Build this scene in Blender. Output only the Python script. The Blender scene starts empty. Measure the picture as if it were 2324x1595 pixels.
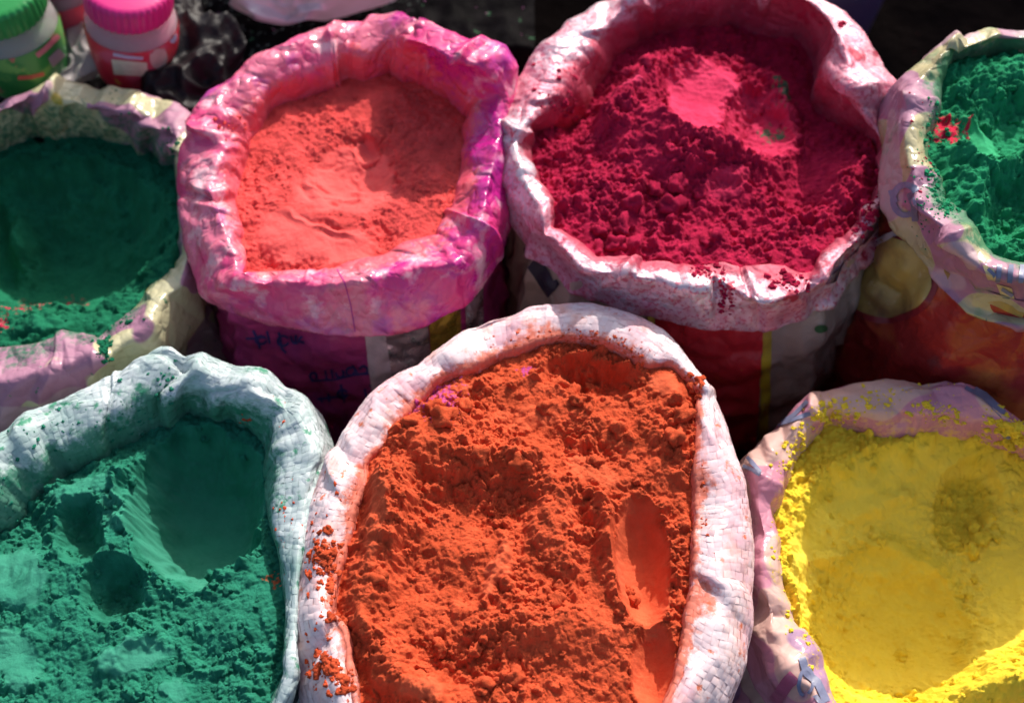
import bpy, math, random
import numpy as np
from mathutils import Vector
from mathutils.bvhtree import BVHTree

R = math.radians
# ------------------------------------------------------------------ camera, sky, sun, exposure
FW, FH, FOC = 2324.0, 1595.0, 2805.6          # picture grid used for the measurements below
PITCH = R(58.0)
CAM = np.array([0.0, 0.0, 1.46])
scene = bpy.context.scene
cam = bpy.data.cameras.new('camera')
cam.sensor_width = 36.0
cam.lens = 36.0 * FOC / FW
cam.clip_start = 0.02
cam.clip_end = 200.0
cam.dof.use_dof = True
cam.dof.focus_distance = 1.12
cam.dof.aperture_fstop = 3.6
cam_ob = bpy.data.objects.new('camera', cam)
cam_ob.location = CAM
cam_ob.rotation_euler = (R(90) - PITCH, 0, 0)
scene.collection.objects.link(cam_ob)
scene.camera = cam_ob

SUN_AZ, SUN_EL = R(21.0), R(35.0)             # azimuth from +Y towards +X
world = bpy.data.worlds.new('World')
scene.world = world
world.use_nodes = True
wn = world.node_tree
bg = wn.nodes['Background']
sky = wn.nodes.new('ShaderNodeTexSky')
sky.sky_type = 'NISHITA'
sky.sun_disc = False
sky.sun_elevation = SUN_EL
sky.sun_rotation = SUN_AZ
sky.dust_density = 4.0
wn.links.new(sky.outputs[0], bg.inputs[0])
bg.inputs[1].default_value = 0.15
sun = bpy.data.lights.new('sun', 'SUN')
sun.energy = 4.3
sun.angle = R(0.55)
sun.color = (1.0, 0.95, 0.87)
sun_ob = bpy.data.objects.new('sun', sun)
sd = Vector((math.sin(SUN_AZ) * math.cos(SUN_EL), math.cos(SUN_AZ) * math.cos(SUN_EL), math.sin(SUN_EL)))
sun_ob.rotation_euler = sd.to_track_quat('Z', 'Y').to_euler()
sun_ob.location = sd * 4
scene.collection.objects.link(sun_ob)
vs = scene.view_settings
vs.view_transform = 'Standard'
vs.look = 'None'
vs.exposure = 0.30
vs.gamma = 1.0
vs.use_curve_mapping = False

# ------------------------------------------------------------------ geometry helpers
rng = np.random.default_rng(7)
random.seed(7)
_s, _c = math.sin(PITCH), math.cos(PITCH)
AX_F = np.array([0, _c, -_s]); AX_U = np.array([0, _s, _c]); AX_R = np.array([1.0, 0, 0])


def ray(px, py):
    px = np.asarray(px, float); py = np.asarray(py, float)
    a = (px - FW / 2) / FOC; b = -(py - FH / 2) / FOC
    return AX_F + a[..., None] * AX_R + b[..., None] * AX_U


def unproj(px, py, z):
    d = ray(px, py)
    t = (np.asarray(z, float) - CAM[2]) / d[..., 2]
    return CAM + d * t[..., None]


def proj(P):
    q = P - CAM
    w = q @ AX_F
    return FW / 2 + FOC * (q @ AX_R) / w, FH / 2 - FOC * (q @ AX_U) / w


_perm = rng.permutation(1024)
_ang = rng.uniform(0, 2 * np.pi, 1024)
_gx, _gy = np.cos(_ang), np.sin(_ang)
_g3 = rng.normal(size=(1024, 3)); _g3 /= np.linalg.norm(_g3, axis=1)[:, None]
_r1, _r2, _r3 = rng.random(1024), rng.random(1024), rng.random(1024)


def perlin2(x, y, seed=0):
    x = x + seed * 17.31; y = y + seed * 7.77
    ix = np.floor(x).astype(np.int64); iy = np.floor(y).astype(np.int64)
    fx = x - ix; fy = y - iy
    u = fx * fx * fx * (fx * (fx * 6 - 15) + 10); v = fy * fy * fy * (fy * (fy * 6 - 15) + 10)

    def g(a, b):
        h = _perm[(_perm[(ix + a) & 1023] + iy + b) & 1023]
        return _gx[h] * (fx - a) + _gy[h] * (fy - b)
    n0 = g(0, 0) * (1 - u) + g(1, 0) * u
    n1 = g(0, 1) * (1 - u) + g(1, 1) * u
    return (n0 * (1 - v) + n1 * v) * 1.5


def perlin3(P, seed=0):
    P = P + seed * 13.37
    I = np.floor(P).astype(np.int64); F = P - I
    W = F * F * F * (F * (F * 6 - 15) + 10)
    out = 0
    for a in (0, 1):
        for b in (0, 1):
            for c in (0, 1):
                h = _perm[(_perm[(_perm[(I[..., 0] + a) & 1023] + I[..., 1] + b) & 1023] + I[..., 2] + c) & 1023]
                d = (F - np.array([a, b, c])) * _g3[h]
                w = (W[..., 0] if a else 1 - W[..., 0]) * (W[..., 1] if b else 1 - W[..., 1]) * (W[..., 2] if c else 1 - W[..., 2])
                out = out + d.sum(-1) * w
    return out * 1.5


def fbm2(x, y, seed=0, octv=4, gain=0.5):
    s, a, f = 0, 1.0, 1.0
    for k in range(octv):
        s = s + a * perlin2(x * f, y * f, seed + k * 3); a *= gain; f *= 2.03
    return s


def lumps(x, y, cell, seed, lo=0.28, hi=0.8):
    """height of a bed of rough rounded lumps, one per cell, radius drawn per lump"""
    X = x / cell + seed * 31.7; Y = y / cell + seed * 11.3
    ix = np.floor(X).astype(np.int64); iy = np.floor(Y).astype(np.int64)
    best = np.zeros_like(X)
    for a in (-1, 0, 1):
        for b in (-1, 0, 1):
            h = _perm[(_perm[(ix + a) & 1023] + iy + b) & 1023]
            dx = ix + a + _r1[h] - X; dy = iy + b + _r2[h] - Y
            r = lo + (hi - lo) * _r3[h] ** 2
            best = np.maximum(best, np.sqrt(np.maximum(0, r * r - dx * dx - dy * dy)) )
    return best * cell


def sstep(a, b, x):
    t = np.clip((x - a) / (b - a), 0, 1)
    return t * t * (3 - 2 * t)


def csmooth(a, sig):
    """smooth a closed sequence"""
    n = a.shape[0]
    k = np.fft.fftfreq(n) * n
    w = np.exp(-0.5 * (2 * np.pi * k * sig / n) ** 2)
    F = np.fft.fft(a, axis=0)
    return np.real(np.fft.ifft(F * (w[:, None] if a.ndim == 2 else w), axis=0))


COL = scene.collection


def mesh_ob(name, V, F, mat, parent=None, smooth=True, org=None):
    V = np.asarray(V, np.float32)
    if parent is not None and org is None:
        org = WORLD_LOC.get(parent.name, np.zeros(3))
    if org is None:
        org = np.zeros(3)
    V = V - org.astype(np.float32)
    me = bpy.data.meshes.new(name)
    if isinstance(F, np.ndarray):
        k = F.shape[1]
        me.vertices.add(len(V)); me.vertices.foreach_set('co', V.ravel())
        me.loops.add(F.size); me.loops.foreach_set('vertex_index', F.astype(np.int32).ravel())
        me.polygons.add(len(F))
        me.polygons.foreach_set('loop_start', np.arange(0, F.size, k, dtype=np.int32))
        me.update(calc_edges=True)
    else:
        me.from_pydata(V.tolist(), [], F)
    me.polygons.foreach_set('use_smooth', np.full(len(me.polygons), smooth))
    me.update()
    if mat is not None:
        me.materials.append(mat)
    o = bpy.data.objects.new(name, me)
    COL.objects.link(o)
    if parent is not None:
        o.parent = parent
    else:
        o.location = org
    WORLD_LOC[o.name] = org if parent is None else org
    return o


WORLD_LOC = {}


def empty(name, loc):
    o = bpy.data.objects.new(name, None)
    o.empty_display_size = 0.05
    o.location = loc
    COL.objects.link(o)
    WORLD_LOC[o.name] = np.array(loc, float)
    return o


def tag(o, label=None, cat=None, group=None, kind=None):
    if label: o['label'] = label
    if cat: o['category'] = cat
    if group: o['group'] = group
    if kind: o['kind'] = kind
    return o


def grid_faces(nu, nv, wrap_u=True):
    i = np.arange(nu if wrap_u else nu - 1); j = np.arange(nv - 1)
    I, J = np.meshgrid(i, j, indexing='ij')
    I2 = (I + 1) % nu
    return np.stack([I * nv + J, I2 * nv + J, I2 * nv + J + 1, I * nv + J + 1], -1).reshape(-1, 4)


# ------------------------------------------------------------------ material helpers
def new_mat(name):
    m = bpy.data.materials.new(name)
    m.use_nodes = True
    m.node_tree.nodes.clear()
    return m, m.node_tree


def nd(nt, typ, ins=(), out=0, **props):
    n = nt.nodes.new(typ)
    for k, v in props.items():
        setattr(n, k, v)
    for k, v in dict(ins).items():
        s = n.inputs[k]
        if isinstance(v, bpy.types.NodeSocket):
            nt.links.new(v, s)
        else:
            if isinstance(v, tuple) and len(v) == 3 and s.type == 'RGBA':
                v = v + (1.0,)
            s.default_value = v
    return n.outputs[out]


def coords(nt):
    return nd(nt, 'ShaderNodeTexCoord', out=3)


def noise(nt, vec, scale, detail=4.0, rough=0.55, dist=0.0, off=None):
    if off is not None:
        vec = nd(nt, 'ShaderNodeVectorMath', {0: vec, 1: off}, operation='ADD')
    return nd(nt, 'ShaderNodeTexNoise', {'Vector': vec, 'Scale': scale, 'Detail': detail, 'Roughness': rough, 'Distortion': dist})


def rampv(nt, v, lo, hi, a=0.0, b=1.0):
    return nd(nt, 'ShaderNodeMapRange', {0: v, 1: lo, 2: hi, 3: a, 4: b}, clamp=True)


def mixc(nt, f, a, b):
    n = nt.nodes.new('ShaderNodeMix'); n.data_type = 'RGBA'
    for s, v in ((n.inputs[0], f), (n.inputs[6], a), (n.inputs[7], b)):
        if isinstance(v, bpy.types.NodeSocket):
            nt.links.new(v, s)
        else:
            s.default_value = v + (1.0,) if isinstance(v, tuple) and len(v) == 3 else v
    return n.outputs[2]


def mul(nt, a, b):
    return nd(nt, 'ShaderNodeMath', {0: a, 1: b}, operation='MULTIPLY')


def bump(nt, h, strength, dist, normal=None):
    ins = {'Height': h, 'Strength': strength, 'Distance': dist}
    if normal is not None:
        ins['Normal'] = normal
    return nd(nt, 'ShaderNodeBump', ins)


def finish(nt, ins, transl=0.0, tcol=None):
    p = nt.nodes.new('ShaderNodeBsdfPrincipled')
    for k, v in ins.items():
        s = p.inputs[k]
        if isinstance(v, bpy.types.NodeSocket):
            nt.links.new(v, s)
        else:
            s.default_value = v + (1.0,) if isinstance(v, tuple) and len(v) == 3 else v
    sh = p.outputs[0]
    if transl > 0:
        t = nt.nodes.new('ShaderNodeBsdfTranslucent')
        c = tcol if tcol is not None else ins['Base Color']
        if isinstance(c, bpy.types.NodeSocket):
            nt.links.new(c, t.inputs[0])
        else:
            t.inputs[0].default_value = c + (1.0,)
        mx = nt.nodes.new('ShaderNodeMixShader')
        mx.inputs[0].default_value = transl
        nt.links.new(sh, mx.inputs[1]); nt.links.new(t.outputs[0], mx.inputs[2])
        sh = mx.outputs[0]
    o = nt.nodes.new('ShaderNodeOutputMaterial')
    nt.links.new(sh, o.inputs[0])


def powder_mat(name, rough_col, smooth_col, tint_col, grain=1.0, var=0.25):
    m, nt = new_mat(name)
    v = nd(nt, 'ShaderNodeNewGeometry')
    sm = nd(nt, 'ShaderNodeAttribute', attribute_name='packed', out=2)
    ti = nd(nt, 'ShaderNodeAttribute', attribute_name='tint', out=2)
    n1 = noise(nt, v, 45, 5, 0.6)
    dark = tuple(c * (1 - var) for c in rough_col)
    lite = tuple(min(1, c * (1 + var * 0.6) + 0.004) for c in rough_col)
    col = mixc(nt, rampv(nt, n1, 0.35, 0.65), dark, lite)
    n2 = noise(nt, v, 900, 2, 0.6)
    col = mixc(nt, rampv(nt, n2, 0.62, 0.75, 0, 0.35), col, smooth_col)
    n3 = noise(nt, v, 30, 6, 0.7, off=(3, 1, 7))
    col = mixc(nt, mul(nt, sm, rampv(nt, n3, 0.3, 0.6, 0.35, 0.80)), col, smooth_col)
    col = mixc(nt, ti, col, tint_col)
    h = noise(nt, v, 520, 3, 0.65)
    h2 = noise(nt, v, 1500, 2, 0.6)
    hh = nd(nt, 'ShaderNodeMath', {0: h, 1: mul(nt, h2, 0.5)}, operation='ADD')
    st = rampv(nt, sm, 0, 1, 0.95 * grain, 0.42 * grain)
    b = nd(nt, 'ShaderNodeBump', {'Height': hh, 'Strength': st, 'Distance': 0.0016})
    finish(nt, {'Base Color': col, 'Roughness': 0.95, 'Specular IOR Level': 0.12, 'Normal': b,
                'Sheen Weight': 0.15, 'Sheen Roughness': 0.6, 'Sheen Tint': smooth_col})
    return m


def film_mat(name, base, spots, rough=0.25, transl=0.2, crinkle=0.5, spec=0.5, metallic=0.0, weave=0.0, grad=None, coat=0.0, cells=False, sparkle=0.0, dust=None, creases=0.0):
    """thin plastic film: spots = (colour, scale, lo, hi, detail, offset, strength)"""
    m, nt = new_mat(name)
    v = coords(nt)
    col = base
    if grad is not None:
        ax, lo, hi, gc = grad
        sx = nt.nodes.new('ShaderNodeSeparateXYZ'); nt.links.new(v, sx.inputs[0])
        wob = noise(nt, v, 14, 4, 0.6, off=(9, 2, 4))
        g = nd(nt, 'ShaderNodeMath', {0: sx.outputs[ax], 1: rampv(nt, wob, 0.3, 0.7, -0.08, 0.08)}, operation='ADD')
        col = mixc(nt, rampv(nt, g, lo, hi), col, gc)
    if cells:
        cv = nd(nt, 'ShaderNodeAttribute', attribute_name='shade', out=2)
        col = mixc(nt, rampv(nt, cv, 0, 1, 0.0, 0.30), col, cells)
    dustmask = None
    for (c, sc, lo, hi, det, off, st) in spots:
        n = noise(nt, v, sc, det, 0.62, off=off)
        f = rampv(nt, n, lo, hi, 0, st)
        col = mixc(nt, f, col, c)
        dustmask = f if dustmask is None else nd(nt, 'ShaderNodeMath', {0: dustmask, 1: f}, operation='MAXIMUM')
    if dust:
        da = nd(nt, 'ShaderNodeAttribute', attribute_name='dust', out=2)
        dn = noise(nt, v, 120, 6, 0.7, off=(6, 6, 6))
        f = rampv(nt, nd(nt, 'ShaderNodeMath', {0: da, 1: rampv(nt, dn, 0.25, 0.75, -0.45, 0.45)}, operation='ADD'), 0.30, 0.72, 0, 0.88)
        col = mixc(nt, f, col, dust)
        dustmask = f if dustmask is None else nd(nt, 'ShaderNodeMath', {0: dustmask, 1: f}, operation='MAXIMUM')
    b = bump(nt, noise(nt, v, 38, 2, 0.5, 0.6), 0.30 * crinkle, 0.006)
    b = bump(nt, noise(nt, v, 190, 3, 0.55), 0.22 * crinkle, 0.0015, b)
    def ridge(scale, off):
        n_ = nd(nt, 'ShaderNodeTexNoise', {'Vector': nd(nt, 'ShaderNodeVectorMath', {0: v, 1: off}, operation='ADD'), 'Scale': scale, 'Detail': 1.0, 'Roughness': 0.4, 'Distortion': 0.3})
        a_ = nd(nt, 'ShaderNodeMath', {0: nd(nt, 'ShaderNodeMath', {0: n_, 1: 0.5}, operation='SUBTRACT')}, operation='ABSOLUTE')
        return rampv(nt, a_, 0.0, 0.14)
    if creases:
        b = bump(nt, ridge(24, (1, 7, 3)), 0.55 * creases, 0.0060, b)
        b = bump(nt, ridge(62, (4, 2, 9)), 0.45 * creases, 0.0022, b)
    if sparkle:
        b = bump(nt, noise(nt, v, 700, 2, 0.7), sparkle, 0.0012, b)
    if weave:
        uv = nd(nt, 'ShaderNodeTexCoord', out=2)
        w1 = nd(nt, 'ShaderNodeTexBrick', {'Vector': uv, 'Scale': 1.0, 'Mortar Size': 0.08, 'Brick Width': 1.0, 'Row Height': 1.0,
                                           'Color1': (1.0, 1.0, 1.0), 'Color2': (0.6, 0.6, 0.6), 'Mortar': (0.0, 0.0, 0.0)})
        b = bump(nt, w1, 0.35 * weave, 0.0008, b)
    ins = {'Base Color': col, 'Specular IOR Level': spec, 'Normal': b, 'Metallic': metallic}
    rg = rough
    if dustmask is not None:
        rg = rampv(nt, dustmask, 0, 1, rough, min(0.9, rough + 0.4))
    ins['Roughness'] = rg
    if coat:
        ins['Coat Weight'] = coat; ins['Coat Roughness'] = 0.12
    finish(nt, ins, transl)
    return m


def plain_mat(name, c, rough=0.5, transl=0.0, metallic=0.0, var=0.15, scale=60, spec=0.4, bmp=0.2):
    m, nt = new_mat(name)
    v = coords(nt)
    n = noise(nt, v, scale, 5, 0.6)
    col = mixc(nt, rampv(nt, n, 0.3, 0.7), tuple(x * (1 - var) for x in c), tuple(min(1, x * (1 + var)) for x in c))
    b = bump(nt, noise(nt, v, scale * 2.5, 3, 0.6), bmp, 0.004)
    finish(nt, {'Base Color': col, 'Roughness': rough, 'Metallic': metallic, 'Specular IOR Level': spec, 'Normal': b}, transl)
    return m


# powders
P_ORANGE = powder_mat('orange_powder', (0.57, 0.080, 0.028), (0.68, 0.13, 0.056), (0.45, 0.06, 0.34))
P_CRIMSON = powder_mat('crimson_powder', (0.40, 0.008, 0.050), (0.68, 0.050, 0.13), (0.01, 0.16, 0.08))
P_CORAL = powder_mat('coral_powder', (0.70, 0.075, 0.070), (0.79, 0.13, 0.12), (0.7, 0.05, 0.3))
P_TEAL = powder_mat('sea_green_powder', (0.016, 0.175, 0.108), (0.05, 0.255, 0.175), (0.6, 0.08, 0.02))
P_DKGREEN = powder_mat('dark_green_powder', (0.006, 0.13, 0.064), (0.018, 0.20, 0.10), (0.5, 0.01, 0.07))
P_GREEN = powder_mat('green_powder', (0.012, 0.22, 0.095), (0.05, 0.40, 0.18), (0.6, 0.01, 0.06))
P_YELLOW = powder_mat('yellow_powder', (0.98, 0.69, 0.045), (0.99, 0.76, 0.10), (0.7, 0.2, 0.02), var=0.08)

# sack films
F_WHITE_O = film_mat('white_woven_base', (0.72, 0.50, 0.50), [((0.6, 0.2, 0.14), 60, 0.5, 0.7, 6, (1, 2, 3), 0.7)], 0.45, 0.2, 0.6, dust=(0.66, 0.11, 0.04))
F_TAPE_O = film_mat('white_woven_tape', (0.90, 0.74, 0.76), [((0.74, 0.36, 0.44), 11, 0.46, 0.62, 5, (4, 4, 1), 0.75), ((0.78, 0.26, 0.12), 36, 0.52, 0.70, 7, (9, 4, 3), 0.45), ((0.70, 0.14, 0.04), 55, 0.62, 0.68, 8, (1, 2, 3), 0.9), ((0.75, 0.35, 0.30), 260, 0.60, 0.72, 4, (7, 0, 2), 0.5)], 0.34, 0.15, 0.35, cells=(0.66, 0.38, 0.42), dust=(0.68, 0.12, 0.045), creases=0.25)
F_WHITE_G = film_mat('green_dusted_woven_base', (0.28, 0.44, 0.40), [((0.03, 0.22, 0.13), 60, 0.5, 0.7, 6, (1, 2, 3), 0.8)], 0.45, 0.15, 0.6, dust=(0.015, 0.20, 0.11))
F_TAPE_G = film_mat('green_dusted_woven_tape', (0.55, 0.61, 0.63), [((0.22, 0.40, 0.36), 14, 0.44, 0.70, 6, (2, 4, 1), 0.8), ((0.02, 0.24, 0.13), 42, 0.58, 0.64, 8, (1, 2, 3), 0.92)], 0.34, 0.15, 0.4, cells=(0.32, 0.45, 0.44), dust=(0.02, 0.20, 0.115), creases=0.5)
F_PINK = film_mat('pink_film', (0.80, 0.18, 0.29), [((0.74, 0.03, 0.20), 13, 0.46, 0.56, 6, (0, 1, 2), 0.85), ((0.90, 0.60, 0.66), 24, 0.54, 0.66, 7, (5, 1, 0), 0.75), ((0.36, 0.015, 0.42), 12, 0.55, 0.66, 5, (3, 5, 0), 0.6)], 0.22, 0.2, 0.5, spec=0.6, grad=(0, 0.02, 0.07, (0.58, 0.02, 0.27)), coat=0.35, dust=(0.78, 0.09, 0.12), creases=1.0)
F_CRIM = film_mat('crimson_dusted_silver_film', (0.74, 0.60, 0.67), [((0.66, 0.18, 0.28), 10, 0.40, 0.56, 7, (0, 3, 2), 0.8), ((0.55, 0.05, 0.13), 200, 0.50, 0.60, 4, (5, 1, 0), 0.75), ((0.42, 0.01, 0.05), 26, 0.60, 0.66, 9, (5, 6, 0), 0.95)], 0.24, 0.15, 0.8, spec=0.8, metallic=0.3, weave=0.8, sparkle=0.35, dust=(0.46, 0.015, 0.065), creases=0.7)
PRINT = [((0.42, 0.18, 0.30), 11, 0.47, 0.485, 1, (0, 0, 0), 0.95), ((0.52, 0.33, 0.38), 10, 0.56, 0.575, 1, (8, 3, 0), 0.9)]
F_PRINTL = film_mat('yellow_mauve_film', (0.62, 0.58, 0.36), PRINT + [((0.60, 0.45, 0.05), 11, 0.63, 0.64, 1, (3, 9, 1), 0.9), ((0.02, 0.2, 0.10), 60, 0.66, 0.70, 5, (2, 2, 2), 0.9)], 0.22, 0.25, 0.8, coat=0.3, dust=(0.012, 0.16, 0.08), creases=0.7)
F_PRINTR = film_mat('cream_mauve_film', (0.52, 0.46, 0.27), PRINT + [((0.03, 0.25, 0.10), 24, 0.56, 0.72, 7, (2, 2, 2), 0.75)], 0.25, 0.2, 0.7, coat=0.3, dust=(0.015, 0.20, 0.085), creases=0.6)
F_PRINTY = film_mat('dusty_pink_film', (0.66, 0.27, 0.36), [((0.72, 0.46, 0.38), 11, 0.50, 0.515, 1, (0, 0, 5), 0.9), ((0.38, 0.20, 0.38), 10, 0.62, 0.635, 1, (8, 3, 0), 0.85), ((0.75, 0.55, 0.04), 95, 0.68, 0.72, 6, (2, 2, 2), 0.9)], 0.25, 0.2, 0.6, coat=0.3, dust=(0.90, 0.62, 0.05), creases=0.5)
B_PINK = film_mat('magenta_body_film', (0.60, 0.06, 0.22), [((0.36, 0.03, 0.22), 7, 0.45, 0.6, 4, (0, 1, 2), 0.7)], 0.3, 0.12, 0.6, creases=0.6)
B_CRIM = film_mat('dirty_white_body', (0.50, 0.35, 0.27), [((0.36, 0.16, 0.16), 12, 0.5, 0.7, 6, (0, 1, 2), 0.6), ((0.6, 0.45, 0.05), 75, 0.70, 0.73, 5, (5, 1, 2), 0.8)], 0.5, 0.08, 0.6, creases=0.5)
B_WHITE = film_mat('woven_body', (0.62, 0.50, 0.50), [((0.55, 0.25, 0.22), 14, 0.45, 0.7, 5, (0, 1, 2), 0.6)], 0.5, 0.08, 0.6)
B_GWHITE = film_mat('green_woven_body', (0.35, 0.48, 0.44), [((0.08, 0.3, 0.2), 14, 0.45, 0.7, 5, (0, 1, 2), 0.6)], 0.5, 0.08, 0.6)
B_RED = film_mat('red_printed_body', (0.32, 0.022, 0.020), [((0.60, 0.20, 0.03), 8, 0.50, 0.66, 7, (0, 1, 7), 0.7), ((0.12, 0.03, 0.03), 26, 0.60, 0.72, 5, (4, 1, 2), 0.7)], 0.4, 0.08, 0.5, creases=0.5)
K_RED = film_mat('red_print', (0.66, 0.025, 0.035), [((0.65, 0.06, 0.02), 22, 0.6, 0.7, 4, (0, 0, 1), 0.6), ((0.6, 0.4, 0.04), 120, 0.70, 0.73, 4, (2, 0, 1), 0.9)], 0.4, 0.1, 0.7, creases=0.5)
K_YEL = film_mat('yellow_print', (0.68, 0.48, 0.03), [((0.4, 0.2, 0.05), 18, 0.52, 0.7, 5, (0, 0, 1), 0.7)], 0.4, 0.1, 0.6)
K_OLIVE = film_mat('yellow_disc_print', (0.42, 0.28, 0.07), [((0.14, 0.06, 0.03), 16, 0.40, 0.64, 7, (0, 0, 1), 0.85), ((0.55, 0.45, 0.25), 50, 0.6, 0.7, 6, (2, 0, 1), 0.6)], 0.4, 0.08, 0.5)
K_BLACK = plain_mat('black_print', (0.03, 0.02, 0.035), 0.5)
K_BLUE = plain_mat('blue_ink', (0.05, 0.035, 0.16), 0.5)
K_SLATE = plain_mat('slate_blue_print', (0.17, 0.18, 0.28), 0.35, var=0.4, scale=30)
K_WHITE = plain_mat('white_band', (0.62, 0.46, 0.47), 0.4)
K_FOIL = film_mat('silver_foil', (0.72, 0.58, 0.58), [((0.55, 0.30, 0.33), 30, 0.45, 0.65, 4, (0, 0, 1), 0.7)], 0.22, 0.0, 0.9, metallic=0.8, creases=0.8)
K_GOLD = film_mat('gold_foil', (0.62, 0.42, 0.06), [((0.3, 0.15, 0.03), 40, 0.45, 0.65, 4, (0, 0, 1), 0.8)], 0.25, 0.0, 0.9, metallic=0.6, creases=0.8)
K_PINKP = plain_mat('pink_print', (0.60, 0.22, 0.27), 0.35)
K_PEACH = plain_mat('peach_print', (0.66, 0.36, 0.27), 0.35)

# ------------------------------------------------------------------ sacks
NU = 720
SACKS = {}


def outline(pts, cx, cy):
    p = np.array(pts, float)
    a = np.arctan2(p[:, 1] - cy, p[:, 0] - cx)
    o = np.argsort(a); a = a[o]; p = p[o]
    a = np.concatenate([a[-1:] - 2 * np.pi, a, a[:1] + 2 * np.pi])
    p = np.concatenate([p[-1:], p, p[:1]])
    t = -np.pi + 2 * np.pi * np.arange(NU) / NU
    return np.stack([np.interp(t, a, p[:, 0]), np.interp(t, a, p[:, 1])], -1), t


def make_sack(key, label, O, I, ctr, zr, h_out, d_back, d_side, mat_cuff, mat_body, seed, pleats=14, pleat_amp=0.005,
              crumple=0.004, fine=0.0012, tape=None, tape_base=None, tape_sz=(0.0064, 0.0052), soft=1.5, d_front=0.012, nv=44, weave_uv=None,
              folds=(), body_in=0.016, out_side=0.45, lifts=(), crease_w=(0.012, 0.045), facet=1.0, flat=0.8, dust_in=1.0, fsp=2.1):
    rg = np.random.default_rng(seed)
    cx, cy = ctr
    o2, t = outline(O, cx, cy)
    i2, _ = outline(I, cx, cy)
    o2 = csmooth(o2, soft); i2 = csmooth(i2, soft)
    s = np.sin(t)
    it = lambda a, b, c: np.interp(s, [-1, 0, 1], [a, b, c])
    c = it(0.78, 0.5, 0.40)
    zr0 = zr
    zr = np.full(NU, zr0)
    for (lx, ly, hw, dz) in lifts:                       # places where the rim stands higher
        dt = (t - math.atan2(ly - cy, lx - cx) + np.pi) % (2 * np.pi) - np.pi
        zr = zr + dz * np.exp(-(np.abs(dt) / R(hw)) ** 4)
    zO = zr - h_out * it(0.12, out_side, 1.0)
    zI = zr0 - it(d_back, d_side, d_front)
    c2 = i2 + (o2 - i2) * c[:, None]
    C = unproj(c2[:, 0], c2[:, 1], zr)
    p_ = np.linalg.norm(np.roll(C, -1, 0) - C, axis=1)
    arc0 = np.concatenate([[0], np.cumsum(p_)[:-1]]); L0 = p_.sum()

    def jit(amp, spacing):                                # stiff film breaks into flat facets between random knots
        n = int(L0 / (spacing * fsp))
        return csmooth(np.interp(arc0, np.sort(rg.uniform(0, L0, n)), rg.uniform(-amp, amp, n), period=L0), 0.8)
    c = np.clip(c + jit(0.24 * facet, 0.030), 0.22, 0.9)
    zr = zr + jit(0.006 * facet, 0.028)
    i2 = i2 + (o2 - i2) * (jit(0.10 * facet, 0.026) + jit(0.04 * facet, 0.008))[:, None]
    c2 = i2 + (o2 - i2) * c[:, None]
    C = unproj(c2[:, 0], c2[:, 1], zr)
    Iw = unproj(i2[:, 0], i2[:, 1], zI)
    Ow = unproj(o2[:, 0], o2[:, 1], zO)
    cen = C.mean(0)
    rad = C - cen; rad[:, 2] = 0; rad /= np.linalg.norm(rad, axis=1)[:, None]
    rad = csmooth(rad, 12); rad /= np.linalg.norm(rad, axis=1)[:, None]
    # the bed the powder lies on: a plane through the inner edge
    zp = zr0 - it(d_back, d_side, max(d_front, 0.02))
    A = np.c_[Iw[:, 0], Iw[:, 1], np.ones(NU)]
    plane = np.linalg.lstsq(A, zp, rcond=None)[0]
    up = np.array([0, 0, 1.0])
    P0 = Iw - rad * 0.002; P0[:, 2] = (P0[:, 0] * plane[0] + P0[:, 1] * plane[1] + plane[2]) - 0.11
    # keep the hidden inner foot inside the visible inner edge only a little
    lip = unproj(o2[:, 0], o2[:, 1], zr0 - h_out * it(0.12, out_side, 1.0)) + rad * (it(0.012, 0.004, 0.0))[:, None]
    rI = ((Iw - cen) * rad).sum(1)

    def beyond(P, gap):                                   # keep a ring outside the inner edge of the film
        r_ = ((P - cen) * rad * np.array([1, 1, 0])).sum(1)
        return P + rad * np.maximum(0, rI + gap - r_)[:, None]
    lip = beyond(lip, 0.030); lip[:, 2] = zr0 - h_out - 0.004
    tuck = lip - rad * 0.010; tuck[:, 2] += 0.002
    hid = beyond(lip - rad * 0.016, 0.020); hid[:, 2] = zr0 - h_out + 0.03
    bi = np.clip(it(0.74, 0.6, 0.5) + jit(0.16 * facet, 0.026), 0.2, 0.9)[:, None]
    mid_in = Iw * bi + C * (1 - bi); mid_in[:, 2] = zI + (zr - zI) * it(0.78, 0.70, 0.62) + jit(0.005 * facet, 0.024)
    bo = np.clip(0.45 + jit(0.2 * facet, 0.026), 0.15, 0.85)[:, None]
    mid_out = Ow * bo + C * (1 - bo) + rad * jit(0.005 * facet, 0.024)[:, None]; mid_out[:, 2] = zO + (zr - zO) * (0.70 + jit(0.12 * facet, 0.03))
    K = np.stack([P0, Iw, mid_in, C, mid_out, Ow, lip, tuck, hid], 1)          # NU x 9 x 3
    kv = np.array([0, 0.13, 0.27, 0.42, 0.57, 0.74, 0.86, 0.92, 1.0])
    vv = np.linspace(0, 1, nv)
    S = np.zeros((NU, nv, 3))
    for j, v in enumerate(vv):                                                  # Catmull-Rom through the profile
        k = min(max(np.searchsorted(kv, v) - 1, 0), 7)
        f = (v - kv[k]) / (kv[k + 1] - kv[k])
        p1, p2 = K[:, k], K[:, k + 1]
        p0 = K[:, max(k - 1, 0)]; p3 = K[:, min(k + 2, 8)]
        m1 = 0.5 * (p2 - p0) * (1 - flat); m2 = 0.5 * (p3 - p1) * (1 - flat)
        g = f + (f * f * (3 - 2 * f) - f) * (1 - flat)
        S[:, j] = p1 + (p2 - p1) * g + m1 * (f ** 3 - 2 * f * f + f) + m2 * (f ** 3 - f * f) if flat < 1 else p1 + (p2 - p1) * f

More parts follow.
